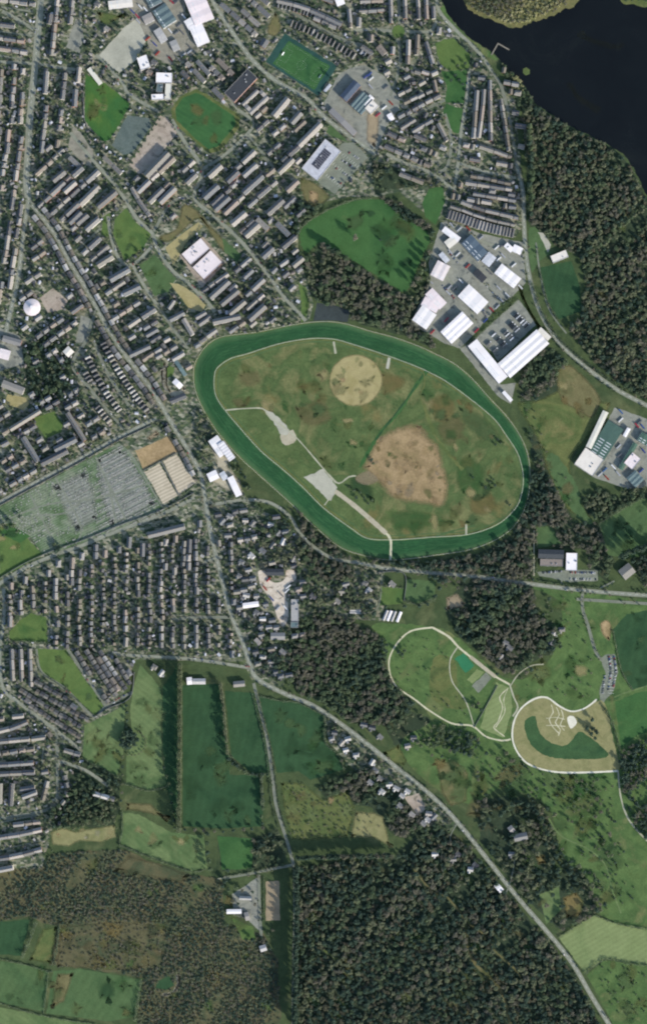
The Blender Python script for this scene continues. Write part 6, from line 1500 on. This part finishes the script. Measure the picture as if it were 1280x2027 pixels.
# masses: points that carry a tree each
GNS = {}
def tree_nodes(kinds):
    key = tuple(kinds)
    if key in GNS: return GNS[key]
    ng = bpy.data.node_groups.new('tree_mass', 'GeometryNodeTree')
    ng.interface.new_socket('Geometry', in_out='INPUT', socket_type='NodeSocketGeometry'); ng.interface.new_socket('Geometry', in_out='OUTPUT', socket_type='NodeSocketGeometry')
    n = ng.nodes; L = ng.links.new
    gi, go = n.new('NodeGroupInput'), n.new('NodeGroupOutput')
    last = n.new('GeometryNodeJoinGeometry')
    for k in kinds:
        for s in range(3):
            j = n.new('GeometryNodeJoinGeometry')
            for ob in SRC[(k, s)]:
                oi = n.new('GeometryNodeObjectInfo'); oi.inputs['Object'].default_value = ob; oi.transform_space = 'ORIGINAL'; L(oi.outputs['Geometry'], j.inputs[0])
            g2 = n.new('GeometryNodeGeometryToInstance'); L(j.outputs[0], g2.inputs[0]); L(g2.outputs[0], last.inputs[0])
    ip = n.new('GeometryNodeInstanceOnPoints'); ip.inputs['Pick Instance'].default_value = True
    L(gi.outputs[0], ip.inputs['Points']); L(last.outputs[0], ip.inputs['Instance'])
    def attr(nm, ty):
        a = n.new('GeometryNodeInputNamedAttribute'); a.data_type = ty; a.inputs['Name'].default_value = nm; return a.outputs[0]
    L(attr('pick', 'INT'), ip.inputs['Instance Index']); L(attr('turn', 'FLOAT_VECTOR'), ip.inputs['Rotation']); L(attr('size', 'FLOAT_VECTOR'), ip.inputs['Scale'])
    L(ip.outputs[0], go.inputs[0]); GNS[key] = ng; return ng
def mass(name, pts, label, cat):
    if not pts: return
    kinds = sorted(set(p[2] for p in pts)); me = bpy.data.meshes.new(name)
    me.from_pydata([(*P(p[0], p[1]), 0) for p in pts], [], [])
    n = len(pts)
    a = me.attributes.new('pick', 'INT', 'POINT'); tot = 3*len(kinds); order = {k: i for i, k in enumerate(kinds)}
    a.data.foreach_set('value', [(order[p[2]]*3+R.randrange(3)) for p in pts])
    a = me.attributes.new('turn', 'FLOAT_VECTOR', 'POINT'); a.data.foreach_set('vector', [c for p in pts for c in (0, 0, R.uniform(0, 6.28))])
    a = me.attributes.new('size', 'FLOAT_VECTOR', 'POINT'); a.data.foreach_set('vector', [c for p in pts for c in (p[3]/10, p[3]/10, p[3]/10*p[4]*R.uniform(.8, 1.25))])
    o = link(name, me); md = o.modifiers.new('trees', 'NODES'); md.node_group = tree_nodes(kinds)
    tag(o, label, cat, kind='stuff')
mass('garden_trees', [(x, y, k, d, 1.0) for x, y, k, d in extra[nx:]], 'the many small trees and shrubs scattered through the town gardens', 'trees')
tot = 0
for name, poly, sp, mix, size, label, prob, hs, thin in WOODS:
    xs = [p[0] for p in poly]; ys = [p[1] for p in poly]; pts = []; mixl = mix.split()
    pm = [(R.uniform(0, 6.28), R.uniform(.02, .05), R.uniform(.02, .05)) for _ in range(3)]
    y = max(min(ys), -14)
    rowi = 0
    while y < min(max(ys), H+14):
        x = max(min(xs), -14) + (sp/2 if rowi % 2 else 0)
        while x < min(max(xs), W+14):
            qx, qy = x+R.uniform(-.42, .42)*sp, y+R.uniform(-.42, .42)*sp
            x += sp
            if not inside((qx, qy), poly): continue
            if 0 <= qx < W and 0 <= qy < H and not FREE[int(qy), int(qx)] and name not in ('island_scrub',) and not (name == 'scrub' and not 420 < qx < 545 and hs <= .7 and 'scrub' in label and ('dotted' in label or 'low scrub' in label or 'thin' in label or 'on the rough' in label)): continue
            g = sum(math.sin(a+b*qx+c*qy) for a, b, c in pm)/3
            if g < -.5 and R.random() < .7: continue
            if R.random() < .06: continue
            k = mixl[int((g*.5+.5+R.uniform(-.14, .14))*len(mixl)) % len(mixl)]
            pts.append((qx, qy, k, R.uniform(*size)*(1+.15*g), hs))
        y += sp*.87; rowi += 1
    tot += len(pts)
    mass(name, pts, label, 'wood' if name != 'scrub' else 'scrub')
print('WOOD TREES', tot, 'extra', len(extra), 'ind', len(ind))
# hedges
def hedge(txt, h, w, label, mat='hedge', gapp=.06, dens=3.4):
    q = smooth(S(txt), False, 3); mb = MB(); rb = ribbon(q, 1, -1)
    x0, y0 = P(*q[0])
    for i, (a, b) in enumerate(zip(q, q[1:])):
        if R.random() < gapp: continue
        wob = 1+.35*math.sin(i*.9)+R.uniform(-.25, .25)
        for k in range(int(dens*math.dist(a, b)*w/2.0*(1+h/3.5 if h > 8 else 1))+1):
            t = R.random(); px, py = P(a[0]+(b[0]-a[0])*t+R.uniform(-w, w)*.5*wob, a[1]+(b[1]-a[1])*t+R.uniform(-w, w)*.5*wob)
            z = h*wob*math.sqrt(R.random())
            n = Vector((R.gauss(0, 1), R.gauss(0, 1), R.gauss(.6, 1))).normalized(); u = n.orthogonal().normalized(); v = n.cross(u); p = Vector((px-x0, py-y0, z)); s = R.uniform(.45, .9)
            mb.quad([tuple(p-u*s-v*s*.7), tuple(p+u*s-v*s*.6), tuple(p+u*s*.8+v*s*.7), tuple(p-u*s*.7+v*s*.6)], LEAF['olive' if h > 12 else mat])
    o = tag(mb.build('hedge'), label, 'hedge'); o.location = (x0, y0, 0); return o
for tx, h, w, lb in (
 ('165,1502 198,1519 232,1538 250,1552 296,1565 338,1553', 3.5, 3.5, 'dark hedge along the lower side of the two pale pastures'),
 ('358,1314 357,1450 356,1560 355,1642', 19, 7, 'very tall pale hedge row between the pale and large dark pastures'),
 ('437,1352 443,1400 447,1450 451,1492', 13, 5, 'tall pale hedge on the left side of the hedged triangle field'),
 ('455,1494 490,1531 534,1531', 4, 4, 'pale hedge below the hedged triangle field'),
 ('518,1534 519,1580 521,1598', 9, 5, 'dark tall hedge right of the lower dark pasture'),
 ('499,1372 524,1475 531,1530 538,1592 552,1640', 2.5, 2.5, 'hedge along the left side of the lane'),
 ('509,1376 534,1470 544,1530 552,1592 566,1640', 2.5, 2.5, 'hedge along the right side of the lane'),
 ('514,1378 560,1388 588,1390 640,1416 690,1452', 3, 3, 'hedge between lane-side pasture and the main road'),
 ('643,1420 644,1468 667,1492 682,1522', 4, 4, 'hedge behind the upper houses of the roadside village'),
 ('242,1606 243,1640 236,1672', 4, 4, 'dark hedge between pale dry field and pale lower pasture'),
 ('236,1672 302,1698 380,1725 408,1719', 3.5, 4, 'dark hedge along the lower side of the pale lower pasture'),
 ('-5,1897 50,1909 97,1923 104,1922', 3, 3, 'hedge along the top of the left bottom pasture'),
 ('97,1922 92,1965 86,2006', 3, 2.5, 'hedge between the two bottom left pastures'),
 ('-5,1984 84,2010 190,2028', 3, 3, 'hedge above the pale strip at the bottom left corner'),
 ('280,1940 274,1975 268,2020', 5, 5, 'tall dark hedge right of the bottom-left green field'),
 ('45,1895 60,1860 72,1826', 6, 6, 'tall dark hedge between the two small left-hand fields'),
 ('104,1912 112,1880 118,1832', 4, 4, 'hedge along the left side of the brown mottled heath'),
 ('1104,1856 1140,1833 1176,1811', 3, 3, 'hedge along the upper left of the pale corner field'),
 ('1176,1811 1220,1828 1284,1840', 3.5, 3.5, 'hedge along the top of the pale corner field'),
 ('1156,1927 1196,1899 1240,1906 1284,1911', 3.5, 4, 'dark hedge along the bottom of the pale corner field'),
 ('1186,1390 1206,1420 1222,1470 1226,1500', 4, 5, 'dark hedge on the right side of the ring garden'),
 ('1212,1246 1220,1290 1230,1330 1252,1368', 2.5, 2.5, 'hedge on the left side of the dark right-hand field'),
 ('1184,1037 1203,1102 1215,1112', 4, 4, 'hedge on the left side of the shadowed pond field'),
 ('1184,1037 1215,1017 1260,991 1284,982', 4, 4, 'hedge along the top of the shadowed pond field'),
 ('590,464 600,447 628,427 655,413 700,396 735,393', 4, 4, 'olive hedge along the upper left edge of the park'),
 ('605,575 612,600 606,630', 3, 3, 'hedge right of the narrow green by the tarmac court'),
 ('1066,530 1084,600 1104,634', 3, 3, 'hedge between river road and riverside sports ground'),
 ('1052,560 1070,615 1100,665 1150,712 1220,762', 4, 5, 'dark hedge along the far side of the river road'),
 ('912,688 940,668 990,624 1026,592', 4, 3, 'dark hedge between lorry park and the square warehouse'),
 ('470,1046 500,1040 530,1048', 2.5, 3, 'garden hedge inside the lower drive'),
 ('18,1270 60,1270 95,1273 150,1282', 4, 3, 'dark hedge between the left-edge green and the park strip'),
 ('70,1283 80,1328 128,1363 188,1417', 2, 1.6, 'low hedge along the lower left side of the park strip'),
 ('322,1004 340,1000 388,958', 3, 3, 'hedge below the pale burial plots'),
 ('1060,1050 1062,1100 1060,1135', 3, 3, 'hedge left of the white clubhouse'),
 ('1064,1150 1140,1160 1200,1166', 2.5, 2.5, 'hedge between clubhouse car park and east-west road'),
 ('450,1735 500,1725 550,1714', 2.5, 3, 'hedge along the farm road'),
 ('522,1735 522,1822', 2.5, 2, 'dark hedge left of the sandy paddock'),
 ('342,527 374,475 402,449', 3, 2.5, 'dark hedge between yellow field and pink school roof'),
 ('276,525 306,503', 3, 3, 'dark hedge along the top of the sloping green field'),
 ('236,412 224,434 222,462 234,492 246,518', 2.5, 3, 'dark curved hedge left of the three-sided green field'),
 ('480,345 520,310 548,330 560,345', 3, 3, 'garden hedge between housing blocks left of the store') ,
 ('752,1160 798,1164', 3, 3, 'dark hedge on top of the house plot below the racecourse crossing'),
 ('802,1190 830,1196 862,1184', 5, 6, 'tall dark hedge along the bottom of the small green lawn')):
    hedge(tx, h, w, lb)
# ------------------------------------------------------------------ vehicles
def car_mesh(col):
    mb = MB(); m = CAR[col]
    prof = [(-2.1, .35), (2.1, .35), (2.15, .8), (1.2, .95), (-1.95, 1.0), (-2.15, .8)]
    def ext(pr, w, mt, w2=None):
        n = len(pr); i = len(mb.v); k = mb.mat(mt)
        for s in (-1, 1): mb.v += [(x, s*w/2, z) for x, z in pr]
        mb.f.append(tuple(i+a for a in range(n))[::1]); mb.mi.append(k); mb.f.append(tuple(i+n+a for a in range(n))[::-1]); mb.mi.append(k)
        for a in range(n):
            b = (a+1) % n; mb.f.append((i+b, i+a, i+n+a, i+n+b)); mb.mi.append(k)
    ext(prof, 1.75, m); ext([(-1.7, .97), (1.1, .93), (.35, 1.4), (-1.3, 1.42)], 1.5, M['glass']); ext([(-1.2, 1.425), (.3, 1.405), (.2, 1.46), (-1.1, 1.48)], 1.4, m)
    for x in (-1.3, 1.3):
        for s in (-1, 1): ext([(x+.32*math.cos(t), .32+.32*math.sin(t)) for t in np.linspace(0, 5.5, 8)], .2, M['rubber']); mb.v[-16:] = [(a, b+s*.8, c) for a, b, c in mb.v[-16:]]
    return mb.mesh('parked_car')
CM = {c: car_mesh(c) for c in CAR}
CARS = []
def cars(txt, n, ang, grp, prob=.85):
    for p in resamp_open(smooth(S(txt), False, 3), n):
        if R.random() < prob: CARS.append((p[0]+R.uniform(-.2, .2), p[1]+R.uniform(-.2, .2), D(ang+R.uniform(-4, 4)), R.choice('white white silver silver black grey grey red blue'.split()), grp))
g = 'cars in the curved car park'
cars('1204,1300 1208,1330 1203,1365', 24, 8, g); cars('1214,1300 1218,1330 1212,1362', 22, 8, g); cars('1196,1338 1192,1372', 9, 8, g)
g = 'cars outside the white clubhouse'; cars('1128,1133 1176,1134', 16, 90, g); cars('1128,1146 1178,1147', 16, 90, g, .7); cars('1070,1134 1110,1131', 11, 90, g)
g = 'cars in the store car park'
for k in range(4): cars(f'{684-k*9},{298+k*18} {712-k*9},{316+k*18}', 9, 52, g, .55)
g = 'cars in the industrial estate'; cars('888,500 905,520', 6, 40, g); cars('970,575 985,590', 5, -45, g); cars('946,606 958,616', 5, 50, g); cars('876,566 898,590', 7, 40, g, .7)
g = 'cars parked along the town streets'
for w_ in (0, 2, 3, 6):
    q = smooth(S(MAINR[w_][0]), False, 5); wd = MAINR[w_][1]/2-1.2
    for a, b in zip(q, q[1:]):
        if R.random() < .09 and 0 < a[0] < W and 0 < a[1] < H:
            d = math.dist(a, b); s = R.choice([-1, 1]); CARS.append((a[0]-(b[1]-a[1])/d*wd*s, a[1]+(b[0]-a[0])/d*wd*s, math.atan2(-(b[1]-a[1]), b[0]-a[0]), R.choice('white silver black grey red blue'.split()), g))
for tx, w in MINOR[:40]:
    q = smooth(S(tx), False, 5)
    for a, b in zip(q, q[1:]):
        if R.random() < .10 and 0 < a[0] < W and 0 < a[1] < H:
            d = math.dist(a, b); s = R.choice([-1, 1]); wd = w/2-1; CARS.append((a[0]-(b[1]-a[1])/d*wd*s, a[1]+(b[0]-a[0])/d*wd*s, math.atan2(-(b[1]-a[1]), b[0]-a[0]), R.choice('white silver black grey red blue'.split()), g))
if len(CARS) > 300: CARS = CARS[:150] + R.sample(CARS[150:], 150)
for (x, y, a, c, grp), (r_, tl) in zip(CARS, rank_all([('car', q[0], q[1]) for q in CARS])):
    o = link('parked_car', CM[c]); o.location = (*P(x, y), zat(x, y)+.01); o.rotation_euler = (0, 0, a); tag(o, f'{c} parked car, {tl}', 'car', grp)
TC = {}
def truck(x, y, a, col, lab):
    t = tag(empty('parked_lorry', *P(x, y), zat(x, y)+.01, a), lab, 'lorry', 'lorries in the lorry park')
    if col not in TC:
        m1, m2, m3 = MB(), MB(), MB(); m1.box(-1.2, 0, 9.6, 2.5, 1.1, 4.0, CAR[col])
        m2.box(5.0, 0, 2.1, 2.4, .6, 3.2, CAR['white' if col != 'white' else 'blue']); m2.box(6.11, 0, .1, 2.1, 1.8, 2.9, M['glass']); m2.box(4.6, 0, 1.0, 2.2, 3.21, 3.7, CAR['white'])
        m3.box(0, 0, 11, 1.0, .7, 1.05, M['rubber'])
        for wx in (-4.6, -3.4, 2.2, 5.0):
            for s in (-1, 1): m3.prism([(wx+.5*math.cos(k), s*1.0+.18*math.sin(k)) for k in np.linspace(0, 5.6, 9)], 0, 1.0, M['rubber'])
        TC[col] = (m1.mesh('trailer'), m2.mesh('cab'), m3.mesh('chassis'))
    for nm, me in zip(('trailer', 'cab', 'chassis'), TC[col]): link(nm, me, t)
LO = []
for r0 in range(5):
    for k in range(6):
        if R.random() < .3: continue
        LO.append((962+r0*14.5+k*4.3, 676-r0*13+k*4.2, D(42), R.choice('white silver black grey black'.split())))
LO = [l for l in LO if FREE[int(l[1]), int(l[0])] or True]
for (x, y, a, c), (r_, tl) in zip(LO, rank_all([('lorry', l[0], l[1]) for l in LO])): truck(x, y, a, c, f'{c} lorry, {tl}')
# containers and stacked goods in the yards
CK = {}
def container(x, y, a, col, lab):
    if col not in CK:
        m1, m2 = MB(), MB(); m1.box(0, 0, 12, 2.4, .15, 2.7, CAR[col])
        for k in range(10): m1.box(-5.4+k*1.2, 0, .5, 2.52, .3, 2.76, CAR[col])
        m2.box(6.05, 0, .12, 2.3, .2, 2.65, M['door']); CK[col] = (m1.mesh('body'), m2.mesh('door'))
    t = tag(empty('shipping_container', *P(x, y), zat(x, y), a), lab, 'container', 'containers standing in the yards')
    for nm, me in zip(('body', 'door'), CK[col]): link(nm, me, t)
CO = []
YD = [S(u) for u in ('872,440 895,440 950,462 1035,480 1040,560 1010,590 990,600 930,670 910,690 880,680 812,640 830,600 850,560 848,520', '215,-10 355,-10 375,70 395,95 340,125 300,108 290,75 270,36', '1215,806 1280,840 1280,960 1240,968 1175,945 1200,900', '668,150 690,135 720,128 760,150 790,195 765,250 700,200', '512,1130 530,1146 560,1150 586,1132 572,1160 570,1230 556,1238 536,1190 520,1170')]
for yi, n_ in ((0, 30), (1, 20), (2, 14), (3, 8), (4, 9)):
    c_ = tr_ = 0; xs = [u[0] for u in YD[yi]]; ys = [u[1] for u in YD[yi]]
    while c_ < n_ and tr_ < 4000:
        tr_ += 1; x, y = R.uniform(min(xs), max(xs)), R.uniform(min(ys), max(ys)); a = D(R.choice([42, -48])+R.uniform(-4, 4))
        if not (2 < x < W-2 and 2 < y < H-2) or not inside((x, y), YD[yi]): continue
        ok = all(not any(inside((x+dx, y+dy), rect(b[0], b[1], b[2]+3, b[3]+3, b[4])) for b in BIGS) for dx, dy in ((0, 0), (5, 5), (-5, 5), (5, -5), (-5, -5))) and all(math.dist((x, y), u[:2]) > 8 for u in CO)
        if ok: c_ += 1; CO.append((x, y, a, R.choice('red blue white grey silver'.split())))
for (x, y, a, c), (r_, tl) in zip(CO, rank_all([('container', u[0], u[1]) for u in CO])): container(x, y, a, c, f'{c} shipping container, {tl}')
# ------------------------------------------------------------------ light, sky, camera
az, el = math.radians(134), math.radians(23)
Sdir = Vector((math.sin(az)*math.cos(el), math.cos(az)*math.cos(el), math.sin(el)))
w = bpy.data.worlds.new('World'); sc.world = w; w.use_nodes = True; nt = w.node_tree
bg = nt.nodes['Background']; sky = nt.nodes.new('ShaderNodeTexSky'); sky.sky_type = 'NISHITA'; sky.sun_disc = False
sky.sun_elevation = el; sky.sun_rotation = az
nt.links.new(sky.outputs[0], bg.inputs[0]); bg.inputs[1].default_value = SKY
ld = bpy.data.lights.new('sun', 'SUN'); ld.energy = SUN; ld.angle = math.radians(.5); ld.color = (1, .94, .85)
lo = bpy.data.objects.new('sun', ld); COL.objects.link(lo); lo.rotation_euler = Sdir.to_track_quat('Z', 'Y').to_euler(); lo.location = (0, 0, 3000)
cd = bpy.data.cameras.new('camera'); cam = bpy.data.objects.new('camera', cd); COL.objects.link(cam); sc.camera = cam
ALT = 4200.0; cam.location = (0, 0, ALT); cam.rotation_euler = (0, 0, 0)
cd.sensor_fit = 'VERTICAL'; cd.sensor_height = 24; cd.lens = 24*ALT/2027.0; cd.clip_start = 10; cd.clip_end = 20000
sc.view_settings.view_transform = 'Standard'; sc.view_settings.look = 'None'; sc.view_settings.gamma = 1; sc.view_settings.exposure = EXPO
sc.cycles.max_bounces = 4; sc.cycles.diffuse_bounces = 2; sc.cycles.glossy_bounces = 2; sc.cycles.transmission_bounces = 2; sc.cycles.transparent_max_bounces = 40; sc.cycles.use_denoising = True
sc.render.film_transparent = False; sc.cycles.pixel_filter_type = 'BLACKMAN_HARRIS'; sc.cycles.filter_width = 2.1
